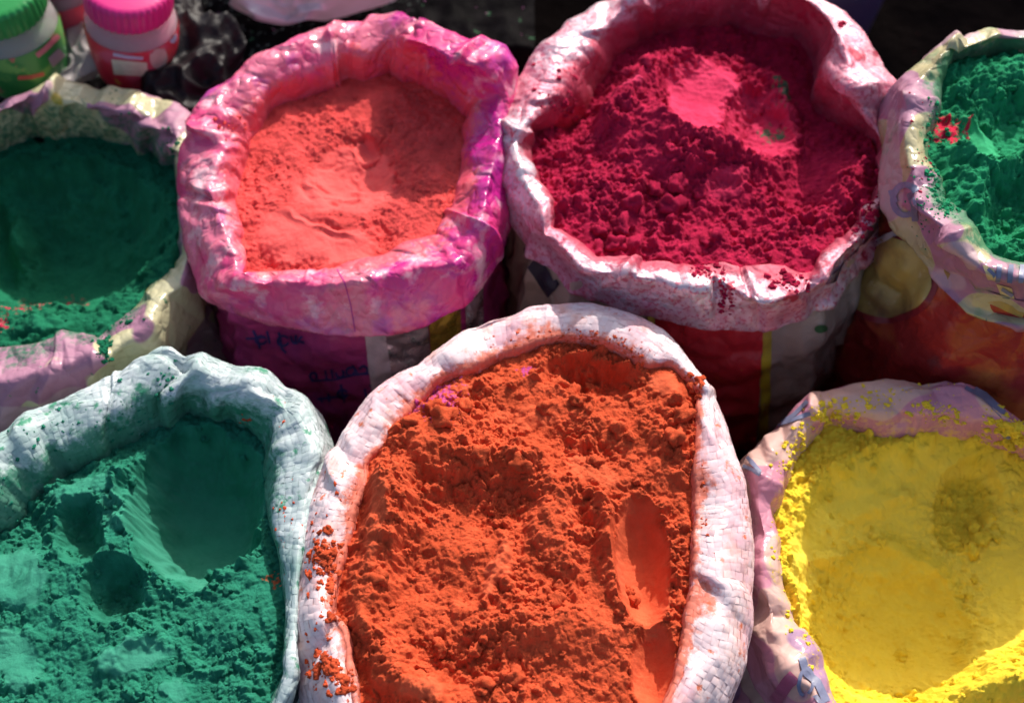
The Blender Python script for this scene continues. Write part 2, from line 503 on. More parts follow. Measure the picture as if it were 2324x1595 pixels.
    S[:, 1:-1] = 0.5 * S[:, 1:-1] + 0.25 * (S[:, 2:] + S[:, :-2])

    def normals(S):
        du = np.roll(S, -1, 0) - np.roll(S, 1, 0)
        dv = np.gradient(S, axis=1)
        n = np.cross(du, dv); n /= (np.linalg.norm(n, axis=-1, keepdims=True) + 1e-12)
        if n[:, int(nv * 0.42), 2].mean() < 0:
            n = -n
        return n
    N = csmooth(normals(S).reshape(NU, -1), 4).reshape(NU, nv, 3)
    per = np.linalg.norm(np.roll(C, -1, 0) - C, axis=1)
    arc = np.concatenate([[0], np.cumsum(per)[:-1]]); L = per.sum()
    D = np.zeros((NU, nv))
    VV = vv[None, :]
    win = sstep(0.05, 0.2, VV) * (1 - sstep(0.9, 1.0, VV))
    for k in range(pleats):                                                     # radial folds across the rolled edge
        a0 = rg.uniform(0, L); w = rg.uniform(*crease_w); amp = rg.uniform(0.3, 1.0) * pleat_amp * rg.choice([-1, 1])
        sl = rg.normal() * 0.09; vc = rg.uniform(0.2, 0.75); vw = rg.uniform(0.12, 0.4)
        da = (arc[:, None] - a0 - sl * (VV - vc) + L / 2) % L - L / 2
        asym = rg.uniform(0.25, 1.0)
        wl = np.where(da < 0, w * asym, w) if rg.random() < 0.5 else np.where(da > 0, w * asym, w)
        D += amp * np.maximum(0, 1 - np.abs(da) / wl) * np.maximum(0, 1 - (np.abs(VV - vc) / (vw * 1.7)) ** 1.5)
    for (fx, fy, fw, fa, fs) in folds:                                          # folds measured on the photograph
        th = np.arctan2(fy - cy, fx - cx)
        a0 = arc[int((th + np.pi) / (2 * np.pi) * NU) % NU]
        da = (arc[:, None] - a0 - fs * (VV - 0.4) + L / 2) % L - L / 2
        D += fa * np.maximum(0, 1 - np.abs(da) / fw) * np.exp(-((VV - 0.45) / 0.35) ** 2)
    q = S * 1.0
    nA = perlin3(q * 15, seed); nB = perlin3(q * 38, seed + 5); nC = perlin3(q * 110, seed + 9)
    D += crumple * (1.0 - 2.6 * np.abs(nA)) * 0.8 + crumple * 0.22 * (1 - 2.4 * np.abs(nB)) + fine * 0.35 * (1 - 2.4 * np.abs(nC))
    S = S + N * (D * win)[..., None]
    N = normals(S)
    root = empty('powder_sack', (float(cen[0]), float(cen[1]), 0.0))
    cuff = mesh_ob('cuff', S.reshape(-1, 3), grid_faces(NU, nv), tape_base if tape else mat_cuff, root)
    dn = 0.5 + 0.5 * perlin3(S * 22, seed + 40) + 0.45 * perlin3(S * 70, seed + 41) + 0.25 * perlin3(S * 200, seed + 42)
    reach = 0.30 + 0.10 * perlin2(arc * 14, arc * 0 + 0.5, seed + 43)[:, None]
    dust = np.clip(1.25 * (1 - sstep(reach - 0.14, reach + 0.14, VV + 0 * dn)) * dust_in + 0.55 * (dn - 0.62) * dust_in, 0, 1)
    at = cuff.data.attributes.new('dust', 'FLOAT', 'POINT')
    at.data.foreach_set('value', dust.astype(np.float32).ravel())
    if weave_uv:
        me = cuff.data
        uvl = me.uv_layers.new(name='UVMap')
        vi = np.empty(len(me.loops), np.int32); me.loops.foreach_get('vertex_index', vi)
        ui = vi // nv; vj = vi % nv
        plen = np.linalg.norm(np.diff(S, axis=1), axis=2).sum(1).mean()
        uu = arc[ui] / weave_uv; first = (np.arange(len(vi)) // 4) // (nv - 1)
        uu = np.where((first == NU - 1) & (ui == 0), L / weave_uv, uu)
        uvl.data.foreach_set('uv', np.stack([uu, vv[vj] * plen / weave_uv], -1).astype(np.float32).ravel())
    if tape:
        seg = np.linalg.norm(np.diff(S, axis=1), axis=2).mean(0)
        cum = np.concatenate([[0], np.cumsum(seg)])
        nx = int(L / tape_sz[0]) // 2 * 2; ny = int(cum[-1] / tape_sz[1])
        js, ks = np.meshgrid(np.arange(nx), np.arange(ny), indexing='ij')
        js = js.ravel(); ks = ks.ravel()
        m = len(js)
        jw = np.cumsum(rg.uniform(0.8, 1.2, nx + 1)); jw = (jw - jw[0]) / (jw[-1] - jw[0]) * L
        kw = np.cumsum(rg.uniform(0.8, 1.2, ny + 1)); kw = (kw - kw[0]) / (kw[-1] - kw[0]) * cum[-1]
        # 4 x 4 vertices a cell, bowed where the tape passes over its neighbour
        g = np.array([0.006, 0.25, 0.75, 0.994])
        ga, gb = np.meshgrid(g, g, indexing='ij'); ga = ga.ravel(); gb = gb.ravel()
        over = ((js + ks) % 2 == 0)
        edge = lambda x: np.where((x < 0.1) | (x > 0.9), 1.0, 0.0)
        ha = edge(ga)[None]; hb = edge(gb)[None]
        lift = np.where(over[:, None], 0.00085 - 0.00020 * ha - 0.00003 * hb, 0.00079 - 0.00003 * ha - 0.00020 * hb)
        lift = lift + rg.normal(0, 0.00006, (m, 1)) + (rg.normal(0, 0.00026, (m, 1)) * (ga[None] - 0.5)) + (rg.normal(0, 0.00026, (m, 1)) * (gb[None] - 0.5))
        au = jw[js][:, None] + (jw[js + 1] - jw[js])[:, None] * ga[None]
        av = kw[ks][:, None] + (kw[ks + 1] - kw[ks])[:, None] * gb[None]
        arcx = np.concatenate([arc, [L]])
        fu = np.interp(au, arcx, np.arange(NU + 1)) ; fv = np.interp(av, cum, np.arange(nv))
        i0 = np.floor(fu).astype(int); j0 = np.minimum(np.floor(fv).astype(int), nv - 2)
        a = (fu - i0)[..., None]; b = (fv - j0)[..., None]
        i1 = (i0 + 1) % NU; i0 = i0 % NU

        def samp(T):
            return (T[i0, j0] * (1 - a) + T[i1, j0] * a) * (1 - b) + (T[i0, j0 + 1] * (1 - a) + T[i1, j0 + 1] * a) * b
        V = samp(S) + samp(N) * lift[..., None]
        keep = (ks * tape_sz[1] > cum[-1] * 0.06) & (ks * tape_sz[1] < cum[-1] * 0.93)
        V = V[keep]; m = len(V)
        tdust = samp(dust[..., None])[..., 0][keep]
        bf = grid_faces(4, 4, False)
        F = (bf[None] + (np.arange(m) * 16)[:, None, None]).reshape(-1, 4)
        tp = mesh_ob('woven_tapes', V.reshape(-1, 3), F, tape, cuff, org=WORLD_LOC[root.name])
        tp['kind'] = 'stuff'
        at = tp.data.attributes.new('dust', 'FLOAT', 'POINT')
        at.data.foreach_set('value', tdust.astype(np.float32).ravel())
        at = tp.data.attributes.new('shade', 'FLOAT', 'POINT')
        at.data.foreach_set('value', np.repeat(rg.random(m), 16).astype(np.float32))
    # body: from under the rolled edge to the ground
    nb = 30
    base = hid - rad * body_in; base[:, 2] = 0
    base = beyond(csmooth(base, 7), 0.014); base[:, 2] = 0
    zt = zr0 - h_out + 0.03
    B = np.zeros((NU, nb, 3))
    for j in range(nb):
        f = j / (nb - 1)
        bulge = 0.022 * math.sin(math.pi * min(1, f * 1.02)) - 0.035 * max(0, (f - 0.85) / 0.15) ** 2
        B[:, j] = base + rad * bulge
        B[:, j, 2] = zt * (1 - f) + 0.004 * f
    nrm = np.repeat(rad[:, None], nb, 1)
    q = B * np.array([1, 1, 1.6])
    n1 = perlin3(q * 13, seed + 2); n2 = perlin3(B * np.array([1, 1, 3.0]) * 22, seed + 3)
    fade = np.sin(np.pi * np.clip(np.linspace(0.08, 1, nb), 0, 1)) ** 0.5
    n3 = perlin3(B * np.array([1, 1, 4.0]) * 14, seed + 6)
    B = B + nrm * ((0.012 * n1 + 0.010 * (0.5 - 1.8 * np.abs(n2)) + 0.005 * (0.5 - 2 * np.abs(n3))) * fade[None])[..., None]
    Bv = B.reshape(-1, 3); Bf = grid_faces(NU, nb)
    body = mesh_ob('body', Bv, Bf, mat_body, root)
    tag(root, label, 'sack', 'open sacks of colour powder')
    sk = dict(root=root, cuff=cuff, body=body, zr=zr0, plane=plane, I=Iw, cen=cen, S=S, N=N, ctr=ctr,
              cuff_bvh=BVHTree.FromPolygons(S.reshape(-1, 3).tolist(), grid_faces(NU, nv).tolist()),
              body_bvh=BVHTree.FromPolygons(Bv.tolist(), Bf.tolist()))
    SACKS[key] = sk
    return sk


def hit(bvh, px, py):
    d = ray(px, py); d = d / np.linalg.norm(d)
    loc, nrm, idx, dist = bvh.ray_cast(Vector(CAM), Vector(d))
    if loc is None:
        return None, None
    if nrm.dot(Vector(d)) > 0:
        nrm = -nrm
    return np.array(loc), np.array(nrm)


def decal(name, bvh, quadgrid, mat, parent, org, lift=0.0008):
    """a flat print laid on a film: quadgrid = (n, m, 2) picture positions"""
    n, m, _ = quadgrid.shape
    V = []; ok = np.zeros((n, m), int) - 1
    for i in range(n):
        for j in range(m):
            p, nn = hit(bvh, *quadgrid[i, j])
            if p is not None:
                ok[i, j] = len(V); V.append(p + nn * lift)
    F = []
    for i in range(n - 1):
        for j in range(m - 1):
            q = [ok[i, j], ok[i + 1, j], ok[i + 1, j + 1], ok[i, j + 1]]
            if min(q) >= 0:
                pts = [V[k] for k in q]
                if max(np.linalg.norm(pts[0] - pts[2]), np.linalg.norm(pts[1] - pts[3])) < 0.06:
                    F.append(q)
    if not F:
        return None
    return mesh_ob(name, V, F, mat, parent, org=org)


def quad(c, n=14, m=14):
    c = np.array(c, float)
    a = np.linspace(0, 1, n)[:, None, None]; b = np.linspace(0, 1, m)[None, :, None]
    return (c[0] * (1 - a) + c[1] * a) * (1 - b) + (c[3] * (1 - a) + c[2] * a) * b


def stroke(pts, w, n=None):
    """a ribbon of width w along a polyline, as a picture-space grid"""
    p = np.array(pts, float)
    d = np.linalg.norm(np.diff(p, axis=0), axis=1); c = np.concatenate([[0], np.cumsum(d)])
    n = n or max(3, int(c[-1] / 4))
    t = np.linspace(0, c[-1], n)
    q = np.stack([np.interp(t, c, p[:, 0]), np.interp(t, c, p[:, 1])], -1)
    g = np.gradient(q, axis=0); g /= np.linalg.norm(g, axis=1)[:, None] + 1e-9
    nn = np.stack([-g[:, 1], g[:, 0]], -1)
    return np.stack([q - nn * w / 2, q, q + nn * w / 2], 1)


def arcpts(cx, cy, rx, ry, a0, a1, n=14):
    a = np.radians(np.linspace(a0, a1, n))
    return np.stack([cx + rx * np.cos(a), cy + ry * np.sin(a)], -1)


def disc(cx, cy, rx, ry, n=24, m=6):
    a = np.linspace(0, 2 * np.pi, n); r = np.linspace(0, 1, m)
    return np.stack([cx + rx * r[None] * np.cos(a)[:, None], cy + ry * r[None] * np.sin(a)[:, None]], -1)


# ground first
m_ground, nt = new_mat('trodden_ground')
v = coords(nt)
gc = mixc(nt, rampv(nt, noise(nt, v, 9, 6), 0.35, 0.7), (0.0015, 0.0012, 0.0015), (0.004, 0.003, 0.003))
gc = mixc(nt, rampv(nt, noise(nt, v, 70, 6, off=(3, 3, 0)), 0.70, 0.74), gc, (0.06, 0.015, 0.02))
finish(nt, {'Base Color': gc, 'Roughness': 1.0, 'Specular IOR Level': 0.0, 'Normal': bump(nt, noise(nt, v, 40, 6), 0.6, 0.02)})
gx = np.linspace(-7, 7, 120); GX, GY = np.meshgrid(gx, gx + 2, indexing='ij')
GZ = 0.006 * fbm2(GX * 3, GY * 3, 4) - 0.006
ground = mesh_ob('ground', np.stack([GX, GY, GZ], -1).reshape(-1, 3), grid_faces(120, 120, False), m_ground)
tag(ground, kind='structure')

orange = make_sack(
    'orange', 'white woven sack with thick rolled rim holding the orange powder',
    [(1290, 690), (1340, 692), (1400, 700), (1460, 725), (1510, 757), (1560, 815), (1610, 873), (1632, 930), (1655, 990), (1685, 1080), (1700, 1190), (1704, 1300), (1703, 1400), (1690, 1500), (1650, 1600),
     (1560, 1710), (1400, 1790), (1150, 1810), (900, 1770), (760, 1700), (690, 1600), (668, 1520), (665, 1430), (672, 1330), (688, 1230), (708, 1140), (735, 1060), (755, 1020), (800, 950), (835, 900), (880, 868), (940, 835), (1000, 790), (1060, 750), (1120, 722), (1200, 697)],
    [(1280, 775), (1199, 797), (1141, 811), (1055, 852), (985, 880), (944, 938), (906, 981), (850, 1043), (838, 1060), (841, 1087), (810, 1154), (795, 1222), (771, 1294), (757, 1375), (765, 1400), (792, 1440), (803, 1490), (815, 1595),
     (860, 1680), (960, 1730), (1150, 1745), (1350, 1720), (1450, 1660), (1500, 1600), (1530, 1540), (1545, 1435), (1556, 1361), (1573, 1298), (1571, 1220), (1569, 1150), (1571, 1054), (1573, 945), (1590, 905), (1560, 870), (1510, 835), (1468, 850), (1449, 835), (1400, 800), (1352, 785)],
    (1190, 1230), 0.42, 0.055, 0.016, 0.016, None, B_WHITE, 11, facet=0.5, fsp=1.4, dust_in=0.75, flat=0.3, pleats=26, pleat_amp=0.004, crumple=0.002, fine=0.0004, tape=F_TAPE_O, tape_base=F_WHITE_O, soft=2.0, nv=60,
    folds=[(840, 1065, 0.012, -0.006, 0.03), (1000, 850, 0.02, -0.005, -0.05), (1600, 890, 0.008, 0.006, 0.02), (1560, 1340, 0.02, -0.006, 0.06), (780, 1420, 0.012, -0.009, -0.06), (1240, 720, 0.004, 0.002, 0.0)])

teal = make_sack(
    'teal', 'white woven sack with green dust on its rim holding the sea green powder',
    [(366, 790), (393, 793), (464, 812), (546, 834), (617, 856), (666, 878), (701, 913), (726, 960), (739, 1031), (735, 1090), (716, 1200), (694, 1350), (680, 1450), (672, 1540), (662, 1600), (635, 1700), (550, 1800), (350, 1850), (100, 1840),
     (-100, 1780), (-250, 1650), (-300, 1450), (-270, 1250), (-180, 1110), (-80, 1040), (0, 993), (82, 943), (150, 906), (218, 872), (295, 823), (333, 799)],
    [(0, 1205), (55, 1172), (98, 1123), (131, 1101), (218, 1058), (327, 992), (393, 970), (421, 934), (464, 949), (491, 954), (524, 937), (551, 960), (578, 1003), (600, 1041), (606, 1107), (617, 1189), (638, 1271), (649, 1352), (652, 1434), (649, 1533), (617, 1595),
     (560, 1680), (400, 1740), (150, 1730), (-60, 1660), (-170, 1500), (-180, 1350), (-120, 1260)],
    (290, 1330), 0.405, 0.06, 0.060, 0.035, None, B_GWHITE, 21, facet=0.9, fsp=1.7, dust_in=0.8, flat=0.6, pleats=20, pleat_amp=0.007, crumple=0.003, fine=0.0007, tape=F_TAPE_G, tape_base=F_WHITE_G, soft=2.0, nv=60,
    folds=[(400, 850, 0.016, -0.012, 0.02), (430, 880, 0.016, 0.008, 0.02), (640, 940, 0.02, -0.010, -0.04), (540, 900, 0.025, 0.008, 0.02), (250, 930, 0.010, -0.006, 0.03), (80, 1080, 0.02, -0.008, 0.03)])

pink = make_sack(
    'pink', 'glossy pink and magenta plastic sack with crumpled rim holding coral powder',
    [(900, 30), (960, 48), (1020, 75), (1062, 92), (1100, 92), (1145, 100), (1171, 151), (1174, 230), (1168, 320), (1160, 400), (1150, 480), (1125, 560), (1090, 630), (1050, 680), (960, 730), (880, 755), (800, 757), (700, 742), (600, 720), (520, 690), (450, 650), (432, 600),
     (414, 500), (405, 410), (411, 325), (440, 255), (470, 210), (560, 150), (680, 90), (800, 47)],
    [(552, 594), (550, 500), (550, 440), (546, 400), (556, 360), (574, 324), (606, 274), (631, 248), (678, 230), (714, 216), (765, 196), (790, 182), (840, 176), (912, 170), (966, 180), (1013, 202), (1038, 230), (1067, 259), (1056, 299), (1042, 342), (1031, 396), (1020, 450), (1009, 486), (991, 533), (934, 551), (860, 570), (772, 606), (700, 620), (660, 622), (595, 632), (550, 625)],
    (800, 400), 0.44, 0.055, 0.045, 0.032, F_PINK, B_PINK, 31, dust_in=0.7, pleats=12, pleat_amp=0.007, crumple=0.004, fine=0.0012, soft=0.8, d_front=0.016,
    folds=[(550, 330, 0.015, 0.010, 0.05), (560, 440, 0.012, -0.010, 0.05), (760, 160, 0.012, 0.010, 0.03), (560, 640, 0.02, 0.012, 0.05), (1040, 500, 0.010, 0.010, 0.02), (930, 80, 0.008, -0.008, 0.02), (1060, 110, 0.008, 0.008, 0.02)], lifts=[(1050, 95, 20, 0.055)])

crimson = make_sack(
    'crimson', 'silvery pink plastic sack with wide folded rim holding crimson powder',
    [(1330, 645), (1400, 690), (1500, 720), (1600, 742), (1680, 746), (1760, 738), (1830, 712), (1880, 665), (1922, 600), (1970, 540), (2012, 450), (2035, 330), (2037, 200), (2005, 130), (1960, 70), (1900, 18), (1850, -12), (1750, -40), (1600, -50), (1450, -40), (1360, 3), (1290, 50), (1197, 140), (1160, 205), (1135, 275), (1123, 330), (1137, 400), (1157, 460), (1180, 500), (1215, 545), (1254, 585), (1290, 620)],
    [(1206, 330), (1219, 396), (1223, 422), (1262, 458), (1262, 497), (1252, 523), (1280, 528), (1328, 559), (1355, 588), (1421, 581), (1436, 590), (1491, 592), (1570, 612), (1645, 592), (1707, 603), (1760, 606), (1812, 618), (1840, 614), (1861, 568), (1905, 541), (1945, 506), (1975, 458), (1988, 396), (1984, 330), (1958, 299), (1905, 264), (1861, 220), (1848, 167), (1856, 123), (1817, 84), (1729, 62), (1597, 57), (1487, 66), (1452, 101), (1403, 141), (1360, 190), (1307, 246), (1255, 285), (1212, 305)],
    (1600, 330), 0.45, 0.06, 0.066, 0.042, F_CRIM, B_CRIM, 41, pleats=12, pleat_amp=0.007, crumple=0.004, fine=0.001, soft=0.9, d_front=0.012, weave_uv=0.0042,
    folds=[(1250, 310, 0.012, 0.010, 0.04), (1430, 590, 0.010, 0.008, 0.03), (1690, 640, 0.006, -0.006, 0.0), (1870, 230, 0.02, 0.012, 0.03), (1800, 600, 0.02, -0.010, 0.02), (1470, 60, 0.02, 0.012, 0.0), (1700, 20, 0.03, -0.01, 0.05)], lifts=[(1950, 70, 26, 0.038)])

dkgreen = make_sack(
    'dkgreen', 'yellow and mauve printed plastic sack holding dark green powder beside pink sack',
    [(0, 238), (54, 209), (108, 185), (180, 187), (252, 194), (324, 205), (360, 209), (403, 234), (439, 268), (456, 350), (460, 450), (458, 560), (447, 690), (385, 800), (285, 885), (150, 955), (0, 1003), (-120, 965), (-220, 850), (-270, 700), (-280, 550), (-240, 400), (-150, 300), (-60, 262)],
    [(0, 349), (72, 302), (115, 299), (180, 310), (234, 317), (288, 324), (335, 342), (367, 374), (400, 372), (412, 420), (414, 520), (408, 590), (392, 640), (345, 655), (322, 690), (290, 725), (250, 745), (225, 775), (195, 765), (190, 762), (120, 768), (40, 772), (0, 780), (-100, 745), (-170, 650), (-190, 540), (-150, 420), (-80, 370)],
    (130, 540), 0.38, 0.07, 0.075, 0.05, F_PRINTL, F_PRINTL, 51, dust_in=0.5, pleats=12, pleat_amp=0.008, crumple=0.004, fine=0.0008, soft=0.9, d_front=0.012,
    folds=[(110, 250, 0.012, 0.012, 0.04), (190, 240, 0.014, -0.012, 0.04), (330, 270, 0.02, -0.012, 0.0), (290, 260, 0.02, 0.010, 0.0), (210, 800, 0.02, 0.010, 0.03), (120, 830, 0.01, 0.008, 0.03)])

green = make_sack(
    'green', 'cream and mauve printed sack with red side holding green powder beside crimson sack',
    [(2040, 169), (2092, 134), (2139, 90), (2168, 82), (2182, 95), (2250, 67), (2324, 70), (2450, 100), (2570, 180), (2650, 300), (2680, 450), (2650, 600), (2560, 720), (2440, 745), (2324, 711), (2209, 665), (2127, 600), (2085, 520), (2045, 470), (2028, 420), (2031, 360), (2037, 280)],
    [(2162, 146), (2133, 204), (2116, 257), (2110, 326), (2127, 396), (2145, 455), (2186, 484), (2203, 525), (2250, 583), (2324, 606), (2430, 620), (2540, 560), (2590, 440), (2560, 300), (2480, 200), (2380, 150), (2320, 132), (2261, 122), (2200, 135)],
    (2340, 380), 0.53, 0.07, 0.035, 0.025, F_PRINTR, B_RED, 61, dust_in=0.75, pleats=12, pleat_amp=0.006, crumple=0.004, fine=0.0008, soft=0.9, d_front=0.012,
    folds=[(2170, 110, 0.012, 0.010, 0.02), (2190, 520, 0.02, 0.012, 0.04), (2090, 240, 0.02, 0.006, 0.0)])

yellow = make_sack(
    'yellow', 'dusty pink plastic sack with blue printed lettering holding bright yellow powder',
    [(1677, 1058), (1728, 1007), (1814, 916), (1869, 891), (1930, 871), (2006, 858), (2081, 861), (2182, 868), (2273, 921), (2324, 960), (2420, 1000), (2520, 1100), (2580, 1250), (2580, 1450), (2520, 1620), (2400, 1740), (2200, 1800), (2050, 1790), (1900, 1770), (1810, 1700), (1765, 1620), (1722, 1545), (1694, 1440), (1690, 1370), (1685, 1250), (1683, 1150)],
    [(1794, 1063), (1773, 1118), (1763, 1174), (1773, 1244), (1783, 1320), (1799, 1371), (1839, 1446), (1874, 1522), (1900, 1593), (1960, 1660), (2100, 1720), (2250, 1720), (2400, 1640), (2480, 1500), (2500, 1300), (2450, 1130), (2370, 1050), (2290, 1010), (2213, 992), (2107, 990), (2011, 985), (1940, 968), (1875, 960), (1844, 992)],
    (2130, 1330), 0.37, 0.075, 0.040, 0.022, F_PRINTY, F_PRINTY, 71, facet=0.7, dust_in=0.3, pleats=24, pleat_amp=0.008, crumple=0.003, fine=0.0006, soft=1.0, d_front=0.012, out_side=0.6,
    folds=[(1770, 1110, 0.015, 0.008, 0.05), (1800, 1380, 0.02, -0.010, 0.05), (1850, 940, 0.012, 0.008, 0.03), (1790, 1010, 0.02, -0.006, 0.03)])


# ------------------------------------------------------------------ powder heaps
def variant_lumps(n=8):
    """a few lumps of caked powder; every lump in the scene shares one of them"""
    import bmesh
    out = []
    for k in range(n):
        bm = bmesh.new()
        bmesh.ops.create_icosphere(bm, subdivisions=3, radius=1.0)
        P = np.array([v.co[:] for v in bm.verts])
        r = 1 + 0.75 * perlin3(P * 1.1, 40 + k) - 0.5 * np.abs(perlin3(P * 1.9, 50 + k)) + 0.28 * perlin3(P * 3.3, 60 + k) + 0.12 * perlin3(P * 7, 70 + k)
        sc = np.array([random.uniform(0.8, 1.25), random.uniform(0.7, 1.1), random.uniform(0.6, 0.9)])
        for v, q in zip(bm.verts, P * r[:, None] * sc):
            v.co = q
        me = bpy.data.meshes.new('lump')
        bm.to_mesh(me); bm.free()
        me.polygons.foreach_set('use_smooth', np.ones(len(me.polygons), bool))
        out.append(me)
    return out


def make_heap(key, label, mat, feats, res, seed, coarse=1.0, mid=1.0, fine=1.0, dome=0.0, rough_amp=1.0, tints=(), n_lump=0, lump_r=(0.003, 0.008), big=(), broad=0.006, grow=0.010, group_n=None):
    sk = SACKS[key]
    I, plane, cen = sk['I'], sk['plane'], sk['cen']
    c = I.mean(0)
    rg = np.random.default_rng(seed)
    th = np.arctan2(I[:, 1] - c[1], I[:, 0] - c[0]); rr = np.hypot(I[:, 0] - c[0], I[:, 1] - c[1]) + grow
    o = np.argsort(th); th = th[o]; rr = rr[o]
    x0, x1 = I[:, 0].min() - grow, I[:, 0].max() + grow
    y0, y1 = I[:, 1].min() - grow, I[:, 1].max() + grow
    # leave off what lies far outside the picture
    xs = np.arange(x0, x1, res); ys = np.arange(y0, y1, res)
    X, Y = np.meshgrid(xs, ys, indexing='ij')
    a = np.arctan2(Y - c[1], X - c[0]); r = np.hypot(X - c[0], Y - c[1])
    rp = np.interp(a, th, rr, period=2 * np.pi)
    e = rp - r
    inside = e > 0
    Z = X * plane[0] + Y * plane[1] + plane[2]
    px, py = proj(np.stack([X, Y, Z], -1))
    wx = perlin2(X * 55, Y * 55, seed) ; wy = perlin2(X * 55, Y * 55, seed + 9)
    fx = px + 14 * wx + 6 * perlin2(X * 190, Y * 190, seed + 2); fy = py + 14 * wy + 6 * perlin2(X * 190, Y * 190, seed + 3)
    Z0 = Z.copy()
    Z = Z + dome * np.clip(1 - (r / np.maximum(rp, 1e-3)) ** 2, 0, 1)
    Z = Z + broad * fbm2(X * 16, Y * 16, seed + 1, 3)
    smooth = np.zeros_like(Z)
    rim = np.zeros_like(Z)

    def ell(cx, cy, rx, ry, rot=0, warp=1.0):
        qx = px + (fx - px) * warp; qy = py + (fy - py) * warp
        cs, sn = math.cos(R(rot)), math.sin(R(rot))
        dx = qx - cx; dy = qy - cy
        return np.hypot((dx * cs + dy * sn) / rx, (-dx * sn + dy * cs) / ry)
    post = []
    for f in feats:
        k = f[0]
        if k == 'g':                                   # soft mound or hollow
            _, cx, cy, rx, ry, rot, h = f
            Z = Z + h * np.exp(-1.2 * ell(cx, cy, rx, ry, rot, 0.6) ** 2)
        elif k == 's':                                 # scooped hollow, packed smooth, with a crumbly rim
            _, cx, cy, rx, ry, rot, dep, sm = f[:8]
            wp = f[9] if len(f) > 9 else 0.5
            ee = ell(cx, cy, rx, ry, rot, wp) + 0.24 * wp * perlin2(X * 24, Y * 24, seed + 51) + 0.03 * perlin2(X * 75, Y * 75, seed + 52)
            ee = np.maximum(ee, 0)
            zc = np.median(Z[ee < 1.05]) if (ee < 1.05).any() else 0
            tilt = (X - X[ee < 1].mean()) * plane[0] + (Y - Y[ee < 1].mean()) * plane[1] if (ee < 1).any() else 0
            bowl = zc + tilt - dep * (1 - np.minimum(ee, 1.6) ** (f[8] if len(f) > 8 else 2.4))
            m = ee < 1.25
            Zn = np.minimum(Z, bowl)
            Z = np.where(m, Zn, Z)
            smooth = np.maximum(smooth * sstep(0.9, 1.1, ee), sm * (1 - sstep(0.82, 1.0, ee + 0.12 * wx)))
            rim = np.maximum(rim, np.exp(-((ee - 1.08) / 0.12) ** 2) * min(1, dep / 0.02))
        elif k == 'r':                                 # ridge along a polyline
            _, pts, w, h = f
            dmin = np.full_like(Z, 1e9)
            for (ax, ay), (bx, by) in zip(pts[:-1], pts[1:]):
                vx, vy = bx - ax, by - ay
                t = np.clip(((fx - ax) * vx + (fy - ay) * vy) / (vx * vx + vy * vy), 0, 1)
                dmin = np.minimum(dmin, np.hypot(fx - ax - t * vx, fy - ay - t * vy))
            Z = Z + h * sstep(w * 1.15, 0, dmin)
        elif k == 'p':                                 # patted smooth
            _, cx, cy, rx, ry, rot, sm = f
            smooth = np.maximum(smooth, sm * (1 - sstep(0.7, 1.0, ell(cx, cy, rx, ry, rot, 1.0))))
        elif k == 'w':                                 # swirl grooves left by fingers
            _, cx, cy, rad_, pitch, h, a0, a1 = f
            dx = px - cx; dy = (py - cy) / 0.78
            rr_ = np.hypot(dx, dy); aa = np.degrees(np.arctan2(dy, dx)) % 360
            msk = (1 - sstep(0.75, 1.0, rr_ / rad_)) * (sstep(a0 - 15, a0 + 15, aa) * (1 - sstep(a1 - 15, a1 + 15, aa)) if a0 is not None else 1)
            ph = rr_ / pitch + (aa / 360 if a0 is None else 0.9 * perlin2(X * 18, Y * 18, seed + 31)) + 0.35 * wx
            msk = msk * (1 if a0 is None else sstep(-0.3, 0.3, perlin2(X * 25, Y * 25, seed + 32)))
            post.append((h * msk, np.abs((ph % 1) - 0.5) * 2 - 0.5))
    rough = np.clip((1 - smooth) * (0.55 + 0.9 * sstep(-0.35, 0.5, fbm2(X * 11, Y * 11, seed + 4, 2))), 0, 1.3) + rim * 0.5
    rough = rough * rough_amp
    dwx = 0.0010 * perlin2(X * 260, Y * 260, seed + 5) + 0.0026 * perlin2(X * 90, Y * 90, seed + 15)
    dwy = 0.0010 * perlin2(X * 260, Y * 260, seed + 6) + 0.0026 * perlin2(X * 90, Y * 90, seed + 16)
    X2, Y2 = X + dwx, Y + dwy
    big_m = sstep(-0.05, 0.35, perlin2(X * 38, Y * 38, seed + 7))
    H = coarse * (0.75 * lumps(X2, Y2, 0.016, seed) * big_m + 0.6 * lumps(X2, Y2, 0.0095, seed + 1)) \
        + mid * 0.55 * lumps(X2, Y2, 0.0052, seed + 2) + fine * 0.55 * lumps(X + dwx * 0.4, Y + dwy * 0.4, 0.0028, seed + 3)
    H = H + 0.0022 * coarse * fbm2(X * 120, Y * 120, seed + 8, 3)
    Z = Z + rough * (H - 0.004) + (1 - rough.clip(0, 1)) * 0.0006 * fbm2(X * 90, Y * 90, seed + 12, 3)
    for h, g in post:
        Z = Z + h * g
    # meet the film at the edge
    Z = np.where(e < 0.012, np.minimum(Z, Z0 + 0.006 + (e / 0.012).clip(0, 1) * 0.02), Z)
    tint = np.zeros_like(Z)
    for (tx, ty, tr, dens, st) in tints:
        g = np.exp(-((fx - tx) ** 2 + (fy - ty) ** 2) / tr ** 2)
        n = fbm2(X * 260, Y * 260, seed + 20, 3)
        tint = np.maximum(tint, st * sstep(0.0, 0.12, g * dens + 0.55 * n - 0.42) * sstep(0.12, 0.3, g))
    idx = np.full(X.shape, -1, np.int64)
    cellok = inside[:-1, :-1] & inside[1:, :-1] & inside[1:, 1:] & inside[:-1, 1:]
    vis = (px > -260) & (px < FW + 260) & (py < FH + 260)
    cellok &= vis[:-1, :-1]
    used = np.zeros_like(inside)
    used[:-1, :-1] |= cellok; used[1:, :-1] |= cellok; used[1:, 1:] |= cellok; used[:-1, 1:] |= cellok
